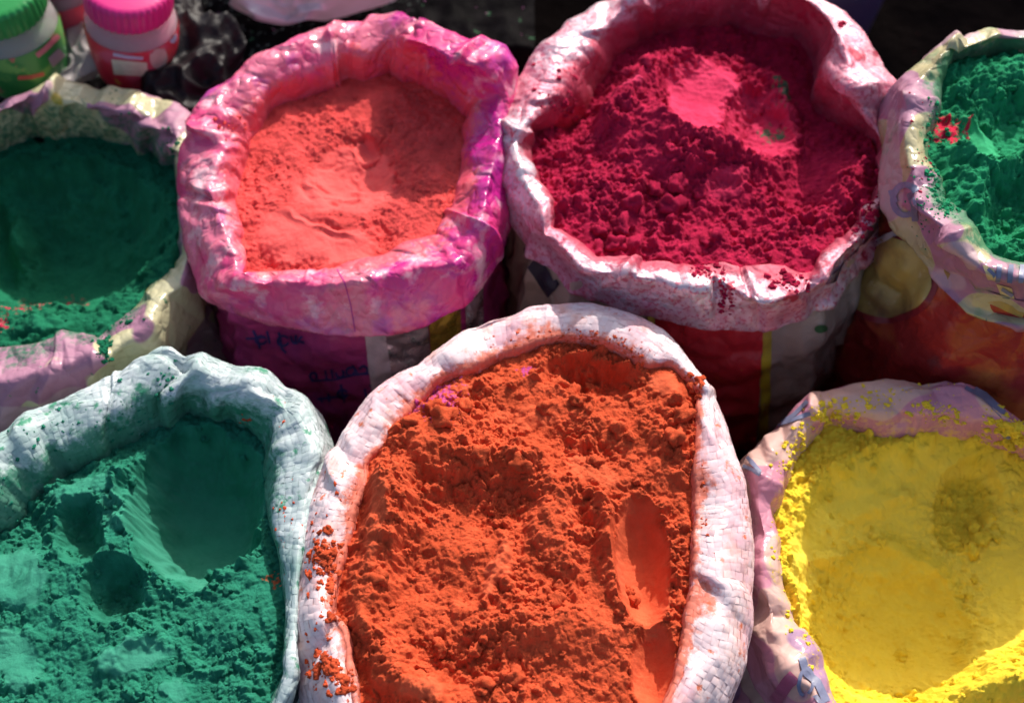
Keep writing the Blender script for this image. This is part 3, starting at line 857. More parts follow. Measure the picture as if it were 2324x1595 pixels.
    idx[used] = np.arange(used.sum())
    i, j = np.nonzero(cellok)
    F = np.stack([idx[i, j], idx[i + 1, j], idx[i + 1, j + 1], idx[i, j + 1]], -1)
    V = np.stack([X[used], Y[used], Z[used]], -1)
    org = np.array([c[0], c[1], float(plane[0] * c[0] + plane[1] * c[1] + plane[2])])
    heap = mesh_ob('powder_heap', V, F, mat, None, org=org)
    for nm, arr in (('packed', smooth), ('tint', tint)):
        at = heap.data.attributes.new(nm, 'FLOAT', 'POINT')
        at.data.foreach_set('value', arr[used].clip(0, 1).astype(np.float32))
    tag(heap, label, 'powder', 'powder heaped in the sacks')
    # caked lumps lying on the heap
    cand = np.nonzero((used & (e > 0.018) & (rough > 0.45) & (px > -20) & (px < FW + 20) & (py > -20) & (py < FH + 20)).ravel())[0]
    Zf = Z.ravel(); Xf = X.ravel(); Yf = Y.ravel()
    todo = []
    if len(cand) and n_lump:
        for k in rg.choice(cand, n_lump, replace=False):
            rad_ = lump_r[0] + (lump_r[1] - lump_r[0]) * rg.random() ** 2.5
            todo.append((Xf[k], Yf[k], Zf[k], rad_))
    for (bx, by, br) in big:
        k = np.argmin((px - bx) ** 2 + (py - by) ** 2)
        todo.append((Xf[k], Yf[k], Zf[k] + br * 0.15, br))
    for (lx, ly, lz, rad_) in todo:
        me = LUMPS[(key, int(rg.integers(0, 8)))]
        lo = bpy.data.objects.new('lump', me)
        COL.objects.link(lo)
        lo.parent = heap
        lo.location = (lx - org[0], ly - org[1], lz - org[2] - rad_ * 0.10)
        lo.rotation_euler = (rg.uniform(-0.5, 0.5), rg.uniform(-0.5, 0.5), rg.uniform(0, 6.28))
        lo.scale = (rad_, rad_, rad_)
    sk['heap'] = heap; sk['mat'] = mat; sk['heap_org'] = org
    return heap


LUMPS = {}
_base = variant_lumps(8)
for _k, _m in (('orange', P_ORANGE), ('crimson', P_CRIMSON), ('pink', P_CORAL), ('teal', P_TEAL), ('dkgreen', P_DKGREEN), ('green', P_GREEN), ('yellow', P_YELLOW)):
    for _i, _me in enumerate(_base):
        c_ = _me.copy(); c_.materials.clear(); c_.materials.append(_m); LUMPS[(_k, _i)] = c_

make_heap('orange', 'rough clumpy heap of bright orange powder in the white woven sack', P_ORANGE, [
    ('g', 1000, 1000, 110, 90, 0, 0.022), ('g', 1530, 980, 70, 140, 0, 0.014), ('g', 1110, 1150, 120, 60, 0, -0.013), ('g', 900, 1160, 50, 120, 0, 0.020), ('g', 1300, 1010, 90, 50, 20, -0.012),
    ('r', [(885, 1120), (860, 1260), (830, 1400), (860, 1480), (930, 1560), (980, 1600)], 70, 0.024), ('r', [(1200, 1060), (1270, 1120), (1240, 1200), (1290, 1270)], 60, 0.014), ('r', [(930, 1020), (1010, 1060), (1090, 1040), (1180, 1060)], 60, 0.009),
    ('g', 1000, 1330, 120, 80, 0, -0.010), ('g', 1200, 1420, 160, 60, 0, 0.018), ('r', [(1360, 1150), (1390, 1250), (1420, 1360)], 45, 0.018), ('g', 1330, 1260, 40, 90, 0, -0.008), ('g', 1010, 1520, 110, 50, 0, -0.010),
    ('s', 1345, 855, 122, 50, 8, 0.032, 0.15), ('s', 1458, 1275, 66, 158, -6, 0.040, 0.95, 2.8, 0.2), ('s', 1482, 1515, 52, 105, 4, 0.026, 0.95, 2.6, 0.2),
    ('p', 1345, 1075, 70, 40, 20, 0.6), ('p', 1190, 950, 90, 36, -10, 0.45), ('p', 860, 1200, 26, 110, 8, 0.5), ('p', 1505, 880, 45, 30, 30, 0.9), ('p', 1130, 1300, 30, 75, 25, 0.9), ('r', [(1150, 1220), (1135, 1300), (1100, 1370)], 26, 0.010), ('p', 1030, 890, 70, 22, -25, 0.5), ('p', 960, 1580, 60, 30, 0, 0.6)],
    0.00072, 101, coarse=0.9, mid=1.0, fine=1.1, dome=0.010, tints=[(1000, 915, 60, 0.62, 0.7), (945, 940, 26, 0.6, 0.6), (1195, 842, 12, 0.7, 0.7)],
    n_lump=200, lump_r=(0.0016, 0.006), big=[(1010, 975, 0.013), (940, 985, 0.012), (1055, 935, 0.009), (990, 945, 0.010), (1265, 870, 0.011), (1300, 880, 0.009), (1310, 920, 0.009), (1240, 930, 0.010), (1545, 960, 0.012), (1530, 1010, 0.010), (1430, 1320, 0.006), (1440, 1340, 0.007),
                                         (1420, 1420, 0.007), (1100, 1560, 0.010), (1170, 1540, 0.009), (1240, 1360, 0.010), (1260, 1380, 0.009), (1080, 1480, 0.008), (1000, 1470, 0.008), (860, 1330, 0.010), (1350, 1050, 0.009), (1400, 980, 0.009), (1180, 1080, 0.010), (1090, 1060, 0.010)])

make_heap('crimson', 'heap of deep crimson powder with a smooth scooped hollow in the silvery sack', P_CRIMSON, [
    ('g', 1540, 320, 210, 120, 0, 0.060), ('g', 1350, 460, 120, 80, 0, 0.016), ('g', 1640, 110, 220, 55, 0, -0.010), ('g', 1310, 260, 70, 70, -40, -0.030), ('g', 1860, 250, 80, 90, 0, -0.02), ('g', 1920, 430, 70, 90, 20, 0.022),
    ('s', 1600, 262, 98, 92, 12, 0.022, 1.0, 2.0), ('s', 1730, 300, 95, 80, 0, 0.030, 0.6), ('g', 1600, 375, 95, 26, 5, 0.014),
    ('r', [(1380, 300), (1440, 250), (1490, 190), (1540, 170)], 44, 0.030), ('r', [(1560, 180), (1650, 160), (1740, 190), (1780, 240)], 30, 0.014),
    ('s', 1640, 440, 55, 28, -15, 0.007, 0.45), ('p', 1420, 262, 40, 14, 5, 0.9), ('r', [(1540, 400), (1600, 425), (1670, 420)], 22, 0.010), ('g', 1830, 420, 60, 70, 20, -0.014)],
    0.0009, 111, coarse=0.9, mid=1.0, fine=1.0, dome=0.004, tints=[(1775, 225, 22, 0.75, 0.9), (1745, 290, 18, 0.75, 0.9), (1765, 300, 16, 0.75, 0.9)],
    n_lump=110, lump_r=(0.002, 0.007), big=[(1415, 520, 0.017), (1350, 570, 0.014), (1395, 555, 0.014), (1435, 480, 0.011), (1520, 480, 0.014), (1530, 450, 0.012), (1630, 545, 0.012), (1600, 550, 0.008), (1480, 455, 0.009), (1360, 530, 0.010), (1440, 560, 0.011), (1580, 455, 0.009), (1430, 210, 0.012), (1460, 225, 0.010)])

make_heap('pink', 'coral powder with finger swirls in the glossy pink sack', P_CORAL, [
    ('g', 700, 520, 130, 90, 0, 0.006), ('g', 800, 370, 90, 70, 0, -0.012),
    ('s', 800, 385, 95, 72, 0, 0.018, 1.0, 2.0), ('p', 780, 430, 130, 70, 0, 0.9), ('p', 660, 540, 90, 70, 0, 0.85), ('p', 760, 560, 110, 45, 0, 0.85),
    ('s', 828, 330, 34, 26, 20, 0.012, 0.8, 2.0, 0.2), ('w', 804, 371, 46, 19, 0.0012, None, None), ('w', 800, 375, 250, 52, 0.006, 70, 215), ('g', 870, 540, 30, 40, 20, -0.012), ('g', 600, 590, 40, 40, 0, -0.010)],
    0.00095, 121, coarse=0.38, mid=0.9, fine=0.8, rough_amp=0.9, broad=0.004, n_lump=40, lump_r=(0.002, 0.0045))

make_heap('teal', 'sea green powder with deep smooth scoop in the front woven sack', P_TEAL, [
    ('g', 300, 1250, 170, 120, 0, 0.020), ('g', 560, 1330, 90, 140, 20, 0.012), ('g', 60, 1330, 110, 120, 0, 0.004), ('r', [(150, 1150), (260, 1110), (310, 1090)], 70, 0.018),
    ('s', 450, 1145, 155, 190, 12, 0.090, 0.95, 3.6), ('s', 190, 1225, 62, 78, 10, 0.036, 0.15), ('s', 268, 1355, 82, 72, -10, 0.036, 0.15),
    ('r', [(290, 1120), (300, 1200), (345, 1250), (400, 1300)], 34, 0.016), ('p', 290, 1180, 60, 50, 30, 0.6), ('p', 200, 1130, 80, 30, -20, 0.7), ('p', 310, 1500, 95, 38, -15, 0.9), ('p', 50, 1320, 75, 80, 0, 0.85), ('p', 40, 1500, 60, 90, -30, 0.8), ('p', 400, 1570, 40, 26, 0, 0.8),
    ('r', [(240, 1520), (300, 1470), (380, 1450)], 30, 0.008), ('w', -60, 1290, 250, 26, 0.003, 10, 80)],
    0.00085, 131, coarse=0.75, mid=1.0, fine=1.0, dome=0.012, tints=[(630, 1320, 22, 0.5, 0.7)], n_lump=150, lump_r=(0.002, 0.006))

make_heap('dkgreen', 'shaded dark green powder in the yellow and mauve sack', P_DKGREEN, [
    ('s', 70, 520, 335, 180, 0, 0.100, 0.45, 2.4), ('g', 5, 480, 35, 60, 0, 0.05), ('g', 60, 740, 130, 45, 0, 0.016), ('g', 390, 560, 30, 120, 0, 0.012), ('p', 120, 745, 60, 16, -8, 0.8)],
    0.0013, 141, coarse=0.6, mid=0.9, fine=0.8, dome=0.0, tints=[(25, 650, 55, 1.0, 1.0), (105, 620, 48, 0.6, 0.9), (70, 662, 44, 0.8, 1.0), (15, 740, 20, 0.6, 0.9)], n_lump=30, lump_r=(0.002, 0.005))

make_heap('green', 'crumbly green powder with a red smear in the cream printed sack', P_GREEN, [
    ('g', 2210, 420, 70, 110, 0, 0.014), ('g', 2250, 180, 120, 50, 0, 0.020), ('s', 2300, 300, 100, 75, 0, 0.024, 0.1), ('s', 2310, 480, 90, 80, 0, 0.028, 0.1), ('s', 2225, 335, 60, 40, 35, 0.012, 1.0), ('r', [(2180, 360), (2260, 390), (2340, 380)], 30, 0.012)],
    0.0011, 151, coarse=0.9, mid=1.0, fine=0.9, dome=0.010, tints=[(2148, 310, 26, 0.95, 1.0), (2140, 292, 20, 0.95, 1.0), (2160, 328, 18, 0.8, 1.0), (2190, 300, 14, 0.6, 1.0)], n_lump=60, lump_r=(0.002, 0.007))

make_heap('yellow', 'hollowed bright yellow powder in the dusty pink sack', P_YELLOW, [
    ('g', 1830, 1300, 60, 300, -10, 0.010), ('s', 2150, 1250, 345, 270, 0, 0.050, 0.62, 3.2, 0.2), ('s', 2050, 1370, 190, 190, 0, 0.036, 0.30, 2.6, 0.3), ('s', 2215, 1120, 66, 84, 10, 0.012, 0.0, 3.0), ('p', 1960, 1130, 120, 60, -30, 0.6), ('p', 2060, 1500, 150, 40, 0, 0.6), ('g', 2290, 1560, 140, 60, -10, 0.045),
    ('g', 2080, 1250, 120, 26, 0, 0.006), ('r', [(1900, 1180), (1990, 1120), (2080, 1090)], 26, 0.006), ('p', 1830, 1290, 40, 120, -6, 0.7), ('p', 2000, 1575, 120, 20, 8, 0.6)],
    0.00095, 161, coarse=0.7, mid=1.2, fine=1.2, dome=0.0, rough_amp=1.0, tints=[(1850, 1270, 12, 0.6, 0.6)], n_lump=60, lump_r=(0.002, 0.0055), big=[(2260, 1180, 0.010), (2240, 1210, 0.009), (2090, 1430, 0.007), (2250, 1150, 0.007)])


# ------------------------------------------------------------------ crumbs on the rims
def crumbs(key, clusters, seed, lump_r=(0.0008, 0.0035), mat=None, src=None):
    sk = SACKS[key]
    rg = np.random.default_rng(seed)
    Vs, Fs, off = [], [], 0
    me = _base[0]
    bv = [np.array([v.co[:] for v in m.vertices]) for m in _base]
    bf = [np.array([p.vertices[:] for p in m.polygons]) for m in _base]
    for (cx, cy, rx, ry, n, mx) in clusters:
        for _ in range(n):
            x = cx + rg.normal() * rx; y = cy + rg.normal() * ry
            p, nn = hit(sk['cuff_bvh'], x, y)
            if p is None:
                continue
            k = rg.integers(0, 8)
            r_ = 0.0006 + (mx - 0.0006) * rg.random() ** 4
            a = rg.uniform(0, 6.28)
            Rz = np.array([[math.cos(a), -math.sin(a), 0], [math.sin(a), math.cos(a), 0], [0, 0, 1]])
            V = bv[k] @ Rz.T * r_ * np.array([1.2, 1.2, 0.8]) + p + nn * r_ * 0.15
            Vs.append(V); Fs.append(bf[k] + off); off += len(V)
    if not Vs:
        return
    h = SACKS[src or key]['heap']
    o = mesh_ob('spilled_crumbs', np.concatenate(Vs), np.concatenate(Fs), mat or sk['mat'], h, org=SACKS[src or key]['heap_org'])
    o['kind'] = 'stuff'


crumbs('orange', [(735, 1260, 20, 22, 180, 0.0045), (745, 1210, 25, 20, 30, 0.003), (725, 1290, 18, 12, 40, 0.003), (740, 1510, 22, 14, 80, 0.005), (770, 1550, 25, 14, 90, 0.005), (745, 1350, 26, 20, 60, 0.004), (770, 1400, 16, 12, 60, 0.005), (790, 1120, 20, 30, 40, 0.002), (730, 1180, 30, 50, 30, 0.002), (1600, 1150, 8, 50, 50, 0.002),
                  (1320, 765, 60, 12, 220, 0.0018), (1440, 800, 40, 16, 140, 0.0018), (1560, 880, 20, 16, 120, 0.005), (1090, 770, 40, 14, 30, 0.0018), (1612, 1250, 10, 100, 30, 0.0013), (1150, 770, 50, 12, 30, 0.0015), (750, 1450, 30, 90, 50, 0.002)], 5)
crumbs('crimson', [(1300, 200, 40, 30, 60, 0.003), (1290, 240, 22, 14, 60, 0.004), (1960, 450, 26, 40, 200, 0.005), (1930, 500, 30, 20, 100, 0.004), (1640, 660, 4, 28, 60, 0.0025), (1600, 620, 18, 12, 60, 0.003), (1790, 640, 20, 10, 60, 0.004), (1910, 55, 4, 4, 14, 0.004), (1660, 680, 4, 18, 20, 0.002)], 6)
crumbs('teal', [(380, 860, 22, 26, 60, 0.003), (130, 980, 60, 30, 60, 0.0025), (280, 940, 50, 30, 50, 0.0022), (330, 980, 30, 12, 40, 0.003), (20, 1130, 20, 40, 40, 0.003), (600, 960, 40, 30, 20, 0.0015)], 7)
crumbs('teal', [(640, 930, 12, 22, 22, 0.0022), (560, 955, 14, 18, 18, 0.0022), (640, 1230, 14, 60, 46, 0.0024), (660, 1150, 16, 90, 26, 0.0016)], 8, mat=P_ORANGE, src='orange')
crumbs('yellow', [(1885, 940, 26, 20, 160, 0.004), (2110, 930, 26, 12, 60, 0.003), (1985, 905, 26, 14, 50, 0.003), (2150, 945, 20, 12, 40, 0.003), (1820, 1000, 12, 24, 60, 0.003), (1800, 1050, 16, 20, 90, 0.003), (2280, 970, 30, 20, 150, 0.006), (1760, 1240, 10, 40, 14, 0.002), (2300, 1020, 20, 30, 100, 0.006), (1790, 1290, 8, 80, 80, 0.003), (1840, 1430, 12, 40, 60, 0.003), (2080, 880, 60, 10, 20, 0.002)], 9)
crumbs('dkgreen', [(395, 330, 14, 30, 40, 0.003), (250, 250, 60, 30, 30, 0.0016), (235, 780, 10, 20, 60, 0.004), (270, 730, 30, 14, 40, 0.003)], 10)
crumbs('green', [(2120, 350, 10, 50, 200, 0.003), (2150, 460, 14, 16, 160, 0.0025), (2105, 430, 20, 50, 90, 0.0013)], 12)
crumbs('green', [(2080, 320, 20, 60, 16, 0.002), (2100, 370, 16, 20, 10, 0.002)], 13, mat=P_CRIMSON, src='crimson')
crumbs('pink', [(530, 280, 20, 14, 14, 0.003), (560, 330, 20, 20, 14, 0.002)], 14)

# ------------------------------------------------------------------ prints on the sacks
org = WORLD_LOC


def pr(name, key, part, g, mat, lift=0.0009):
    sk = SACKS[key]
    return decal(name, sk[part + '_bvh'], g, mat, sk[part], WORLD_LOC[sk['root'].name], lift)


# crimson sack: red panel with yellow borders, black letter
pr('red_panel', 'crimson', 'body', quad([(1488, 690), (1492, 1010), (1715, 1020), (1735, 690)], 50, 40), K_RED, 0.0022)
pr('yellow_border', 'crimson', 'body', quad([(1469, 690), (1466, 900), (1486, 900), (1488, 690)], 36, 5), K_YEL, 0.0028)
pr('yellow_border', 'crimson', 'body', quad([(1732, 690), (1722, 1000), (1742, 1000), (1751, 690)], 40, 5), K_YEL, 0.0028)


def z3(x, y):          # from the enlarged view used for the letter
    return ((1180 + x * 300 / 1595) / 1.0757, (480 + y * 300 / 1595) / 1.0757)


pr('printed_letter', 'crimson', 'body', quad([z3(720, 720), z3(580, 920), z3(850, 1310), z3(960, 1170)], 14, 14), K_BLACK, 0.0014)
pr('printed_letter', 'crimson', 'body', quad([z3(850, 1130), z3(930, 1230), z3(1000, 1140), z3(960, 1070)], 6, 6), K_BLACK, 0.0015)
pr('printed_letter', 'crimson', 'body', quad([z3(530, 660), z3(560, 780), z3(720, 700), z3(690, 600)], 8, 8), K_BLACK, 0.0014)
pr('printed_letter', 'crimson', 'body', quad([z3(450, 330), z3(440, 400), z3(520, 440), z3(520, 340)], 6, 6), K_BLACK, 0.0014)
pr('printed_flower', 'crimson', 'body', disc(1862, 745, 14, 9), plain_mat('leaf_green_print', (0.05, 0.12, 0.04), 0.5), 0.0014)
# pink sack: white band, foil strips, handwriting
pr('white_band', 'pink', 'body', quad([(825, 740), (850, 930), (898, 925), (872, 735)], 36, 8), K_WHITE, 0.002)
pr('foil_strip', 'pink', 'body', quad([(874, 735), (895, 930), (990, 900), (962, 700)], 36, 18), K_FOIL, 0.002)
pr('gold_strip', 'pink', 'body', quad([(966, 690), (985, 880), (1050, 850), (1040, 660)], 36, 14), K_GOLD, 0.002)
pr('foil_strip', 'pink', 'body', quad([(1052, 660), (1062, 850), (1100, 800), (1090, 600)], 36, 10), K_FOIL, 0.002)
pr('seam', 'pink', 'cuff', stroke([(765, 612), (782, 640), (796, 690), (806, 752)], 3), plain_mat('seam_line', (0.45, 0.03, 0.20), 0.4), 0.0007)
hand = [[(575, 748), (585, 770), (590, 790)], arcpts(592, 770, 12, 9, 0, 340), [(560, 768), (600, 764)], [(606, 750), (612, 778)],
        arcpts(643, 772, 13, 12, 20, 330), [(633, 752), (640, 790), (650, 800)], [(660, 760), (666, 778), (678, 778)], [(672, 758), (672, 776)], [(686, 762), (676, 772), (692, 776)],
        arcpts(712, 852, 8, 8, 90, 400), [(706, 862), (760, 860), (800, 850), (840, 846)], [(738, 838), (742, 858)], [(752, 836), (756, 856)], arcpts(772, 846, 9, 9, 300, 560), arcpts(796, 842, 9, 9, 0, 300), [(800, 826), (812, 846)], arcpts(826, 838, 9, 9, 180, 460),
        [(720, 905), (790, 895)], [(726, 900), (732, 912)], [(745, 890), (748, 910)], arcpts(778, 892, 11, 9, 0, 340), [(774, 870), (782, 912)], [(828, 880), (834, 905)], arcpts(856, 884, 9, 10, 200, 480), [(838, 874), (868, 868)]]
for st in hand:
    pr('handwritten_stroke', 'pink', 'body', stroke(st, 5.5), K_BLUE, 0.0012)
# right green sack: yellow disc in a dark red ring, lettering on the rim


def z6(x, y):
    return ((2050 + x * 450 / 1305) / 1.0757, (450 + y * 450 / 1305) / 1.0757)


cx6, cy6 = z6(330, 660)
pr('dark_red_ring', 'green', 'body', stroke(arcpts(cx6, cy6, 112, 96, -75, 285, 50), 16), plain_mat('dark_red_print', (0.20, 0.012, 0.02), 0.45), 0.0011)
pr('yellow_disc', 'green', 'body', disc(cx6, cy6, 106, 90, 60, 22), K_OLIVE, 0.0024)
pr('pale_arc', 'green', 'body', stroke([z6(190, 500), z6(300, 400), z6(430, 340)], 14), plain_mat('pale_print', (0.4, 0.33, 0.33), 0.45), 0.0030)
pr('yellow_stripe', 'green', 'body', stroke([z6(690, 590), z6(900, 740), z6(1300, 920)], 16), K_OLIVE, 0.0012)
for g in (stroke(arcpts(*z6(470, 110), 28, 34, 60, 330), 14), stroke([z6(370, 40), z6(400, 130)], 14), stroke([z6(500, 60), z6(530, 150), z6(540, 260)], 14)):
    pr('printed_letter', 'green', 'cuff', g, K_SLATE, 0.0012)
for a, b in (((1010, 610), (1090, 660)), ((1110, 740), (1220, 790))):
    pr('print_patch', 'green', 'cuff', quad([z6(a[0], a[1] - 40), z6(a[0] + 40, a[1] + 60), z6(b[0] + 20, b[1] + 20), z6(b[0], b[1] - 60)], 8, 8), plain_mat('cream_print', (0.55, 0.45, 0.22), 0.4), 0.001)
    pr('printed_letter', 'green', 'cuff', stroke([z6(a[0] + 40, a[1] - 10), z6(b[0] + 10, b[1] - 10)], 8), K_SLATE, 0.0018)
for x in (1130, 1210, 1290):
    pr('printed_letter', 'green', 'cuff', stroke([z6(x, 575), z6(x - 10, 690)], 11), K_SLATE, 0.0014)


# yellow sack: blue blotches of lettering
def z7(x, y):
    return (1627 + x * 0.505, 790 + y * 0.505)


for nm, g, mt, lf in (
        ('printed_letter', stroke([z7(380, 1390), z7(400, 1460), z7(450, 1500), z7(490, 1590)], 17), K_SLATE, 0.0012),
        ('printed_letter', stroke(arcpts(*z7(400, 1500), 16, 30, 100, 420), 8), K_SLATE, 0.0014), ('printed_letter', stroke([z7(440, 1560), z7(470, 1600), z7(480, 1660)], 9), K_SLATE, 0.0013),
        ('pink_shape', stroke([z7(260, 1590), z7(320, 1500), z7(350, 1470)], 30), plain_mat('rose_print', (0.45, 0.10, 0.18), 0.35), 0.0010),
        ('printed_letter', stroke([z7(290, 340), z7(350, 300), z7(410, 240)], 9), K_SLATE, 0.0012), ('printed_letter', stroke([z7(260, 350), z7(330, 330), z7(420, 290)], 8), K_SLATE, 0.0013),
        ('printed_letter', stroke([z7(120, 530), z7(160, 545), z7(195, 570)], 8), K_SLATE, 0.0012), ('printed_letter', stroke([z7(140, 490), z7(195, 560)], 8), K_SLATE, 0.0013),
        ('printed_letter', stroke([z7(1120, 170), z7(1200, 215), z7(1290, 300)], 16), K_SLATE, 0.0012), ('printed_letter', stroke(arcpts(*z7(1305, 370), 10, 14, 0, 340), 9), K_SLATE, 0.0012)):
    pr(nm, 'yellow', 'cuff', g, mt, lf)
# left green sack: yellow tab with a dark letter
pr('yellow_tab', 'dkgreen', 'body', quad([(232, 838), (245, 880), (330, 830), (315, 795)], 8, 10), K_YEL)
pr('printed_letter', 'dkgreen', 'body', stroke([(250, 850), (262, 838), (300, 815), (315, 806)], 5), K_SLATE, 0.0014)
pr('printed_letter', 'dkgreen', 'body', stroke([(252, 830), (256, 862)], 5), K_SLATE, 0.0015)

# ------------------------------------------------------------------ behind the sacks: black sheet, jars, clear bags, tub
SH_Z = 0.30
m_sheet, nt = new_mat('black_polythene')
v = coords(nt)
bc = mixc(nt, rampv(nt, noise(nt, v, 20, 5), 0.4, 0.7), (0.0025, 0.002, 0.0025), (0.006, 0.005, 0.006))
bc = mixc(nt, mul(nt, rampv(nt, noise(nt, v, 130, 4, off=(2, 0, 0)), 0.60, 0.66, 0, 0.8), rampv(nt, nd(nt, 'ShaderNodeSeparateXYZ', {0: v}), -0.10, -0.18)), bc, (0.10, 0.12, 0.11))
bc = mixc(nt, rampv(nt, noise(nt, v, 60, 5, off=(7, 4, 0)), 0.66, 0.70, 0, 0.8), bc, (0.05, 0.14, 0.07))
bc = mixc(nt, rampv(nt, noise(nt, v, 90, 5, off=(1, 8, 0)), 0.70, 0.73, 0, 0.8), bc, (0.3, 0.10, 0.22))
finish(nt, {'Base Color': bc, 'Roughness': 0.6, 'IOR': 1.08, 'Specular IOR Level': 0.3, 'Normal': bump(nt, noise(nt, v, 120, 4), 0.4, 0.003)})
back = max(SACKS['pink']['S'][..., 1].max(), SACKS['dkgreen']['S'][..., 1].max())
n1, n2 = 260, 150
sx = np.linspace(-1.35, 0.03, n1); tt = np.linspace(0, 1, n2)
SX, TT = np.meshgrid(sx, tt, indexing='ij')
front = 0.95 + 0.0 * SX
yF = np.interp(sx, [-1.4, -0.55, -0.42, -0.30, -0.2, -0.1, 0.05], [1.0, 1.0, 1.02, 1.10, 1.14, 1.16, 1.16])[:, None]
drop = 0.16
SY = np.where(TT < drop, yF + 0.03 * (TT / drop), yF + 0.03 + (TT - drop) / (1 - drop) * 1.0)
SZ = np.where(TT < drop, SH_Z * np.clip(TT / drop, 0, 1) ** 0.8, SH_Z)
SZ = SZ + (0.010 * (1 - 2 * np.abs(perlin2(SX * 9, SY * 9, 3))) + 0.005 * (1 - 2 * np.abs(perlin2(SX * 28, SY * 28, 4)))) * sstep(0, 0.2, TT) - 0.012 * sstep(0.1, 0.2, TT)
sheet = mesh_ob('plastic_sheet', np.stack([SX, SY, SZ], -1).reshape(-1, 3), grid_faces(n1, n2, False), m_sheet)
tag(sheet, 'crinkled black polythene sheet speckled with powder under the jars', 'plastic sheet')


def lathe(name, prof, mat, parent, ctr, tilt=(0, 0), n=48, worg=None, ribs=0.0):
    """surface of revolution about an axis leaning by tilt"""
    p = np.array(prof, float)
    a = np.linspace(0, 2 * np.pi, n, endpoint=False)
    V = np.stack([p[None, :, 0] * np.cos(a)[:, None], p[None, :, 0] * np.sin(a)[:, None], np.repeat(p[None, :, 1], n, 0)], -1)
    if ribs:
        side = (p[:, 0] > p[:, 0].max() * 0.96)
        V[..., :2] *= 1 - ribs * ((np.arange(n) % 4 < 1)[:, None] & side[None])[..., None]
    rx, ry = tilt
    Rx = np.array([[1, 0, 0], [0, math.cos(rx), -math.sin(rx)], [0, math.sin(rx), math.cos(rx)]])
    Ry = np.array([[math.cos(ry), 0, math.sin(ry)], [0, 1, 0], [-math.sin(ry), 0, math.cos(ry)]])
    V = V.reshape(-1, 3) @ Rx.T @ Ry.T + np.array(ctr)
    return mesh_ob(name, V, grid_faces(n, len(p)), mat, parent, org=worg), V, grid_faces(n, len(p))


def clear_mat(name, c, rough=0.12, tr=0.75):
    m, nt = new_mat(name)
    v = coords(nt)
    b = bump(nt, noise(nt, v, 45, 4, 0.6, 0.8), 0.5, 0.006)
    finish(nt, {'Base Color': c, 'Roughness': rough, 'Transmission Weight': tr, 'IOR': 1.15, 'Normal': b, 'Specular IOR Level': 0.7})
    return m


M_CLEAR = clear_mat('clear_plastic', (0.85, 0.78, 0.80))
M_BAG = film_mat('clear_bag_film', (0.78, 0.72, 0.76), [((0.35, 0.30, 0.33), 14, 0.50, 0.65, 4, (0, 1, 2), 0.6)], 0.12, 0.3, 0.8, spec=0.9, coat=0.8)
M_BAG2 = clear_mat('thin_clear_bag', (0.66, 0.60, 0.60), 0.15, 0.5)


def jar(label, base_px, rad, lid_c, label_c, content_c, tilt, hgt):
    b = unproj(np.array(base_px[0]), np.array(base_px[1]), SH_Z)
    root = empty('jar', tuple(b))
    w = np.array(b)
    r = rad
    prof = [(0.001, 0.0), (r * 0.72, 0.0), (r * 0.78, 0.004), (r * 0.86, hgt * 0.10), (r * 1.0, hgt * 0.42), (r * 1.03, hgt * 0.60), (r * 0.98, hgt * 0.70), (r * 0.84, hgt * 0.76), (r * 0.83, hgt * 0.86)]
    body, V, F = lathe('glass_body', prof, M_CLEAR, root, b, tilt, worg=w)
    fill = [(0.001, 0.003), (r * 0.68, 0.003), (r * 0.74, 0.006), (r * 0.83, hgt * 0.10), (r * 0.96, hgt * 0.42), (r * 0.98, hgt * 0.58), (r * 0.6, hgt * 0.62), (0.001, hgt * 0.63)]
    lathe('contents', fill, plain_mat(name='jar_contents', c=content_c, rough=0.7), root, b, tilt, worg=w)
    lb = [(r * 0.885, hgt * 0.12), (r * 1.015, hgt * 0.42), (r * 1.045, hgt * 0.585), (r * 1.035, hgt * 0.63)]
    lab, LV, LF = lathe('paper_label', lb, label_c, root, b, tilt, worg=w)
    zl = hgt * 0.80
    lid = [(0.001, hgt * 1.02), (r * 0.80, hgt * 1.02), (r * 0.90, hgt * 1.012), (r * 0.955, hgt * 0.995), (r * 0.97, hgt * 0.97), (r * 0.97, zl + 0.002), (r * 0.955, zl), (r * 0.88, zl)]
    ml = plain_mat('lid_plastic', lid_c, 0.35, 0.1, var=0.06, bmp=0.05)
    ld, _, _ = lathe('lid', lid, ml, root, b, tilt, 160, worg=w, ribs=0.035)
    # grip ribs of the lid
    tag(root, label, 'jar', 'screw-top jars of powder')
    return root, BVHTree.FromPolygons(LV.tolist(), LF.tolist()), w, lab, ld


L_RED = film_mat('red_label', (0.55, 0.02, 0.05), [((0.6, 0.35, 0.05), 40, 0.64, 0.68, 3, (0, 0, 1), 0.8), ((0.55, 0.10, 0.18), 20, 0.5, 0.6, 3, (4, 0, 1), 0.6)], 0.35, 0.0, 0.1)
L_GRN = film_mat('green_label', (0.03, 0.20, 0.05), [((0.15, 0.35, 0.08), 28, 0.52, 0.58, 3, (0, 0, 1), 0.8), ((0.45, 0.10, 0.10), 34, 0.62, 0.66, 3, (4, 0, 1), 0.8)], 0.35, 0.0, 0.1)


def zj(x, y):
    return (x * 480 / 2324 / 1.0757, y * 480 / 2324 / 1.0757)


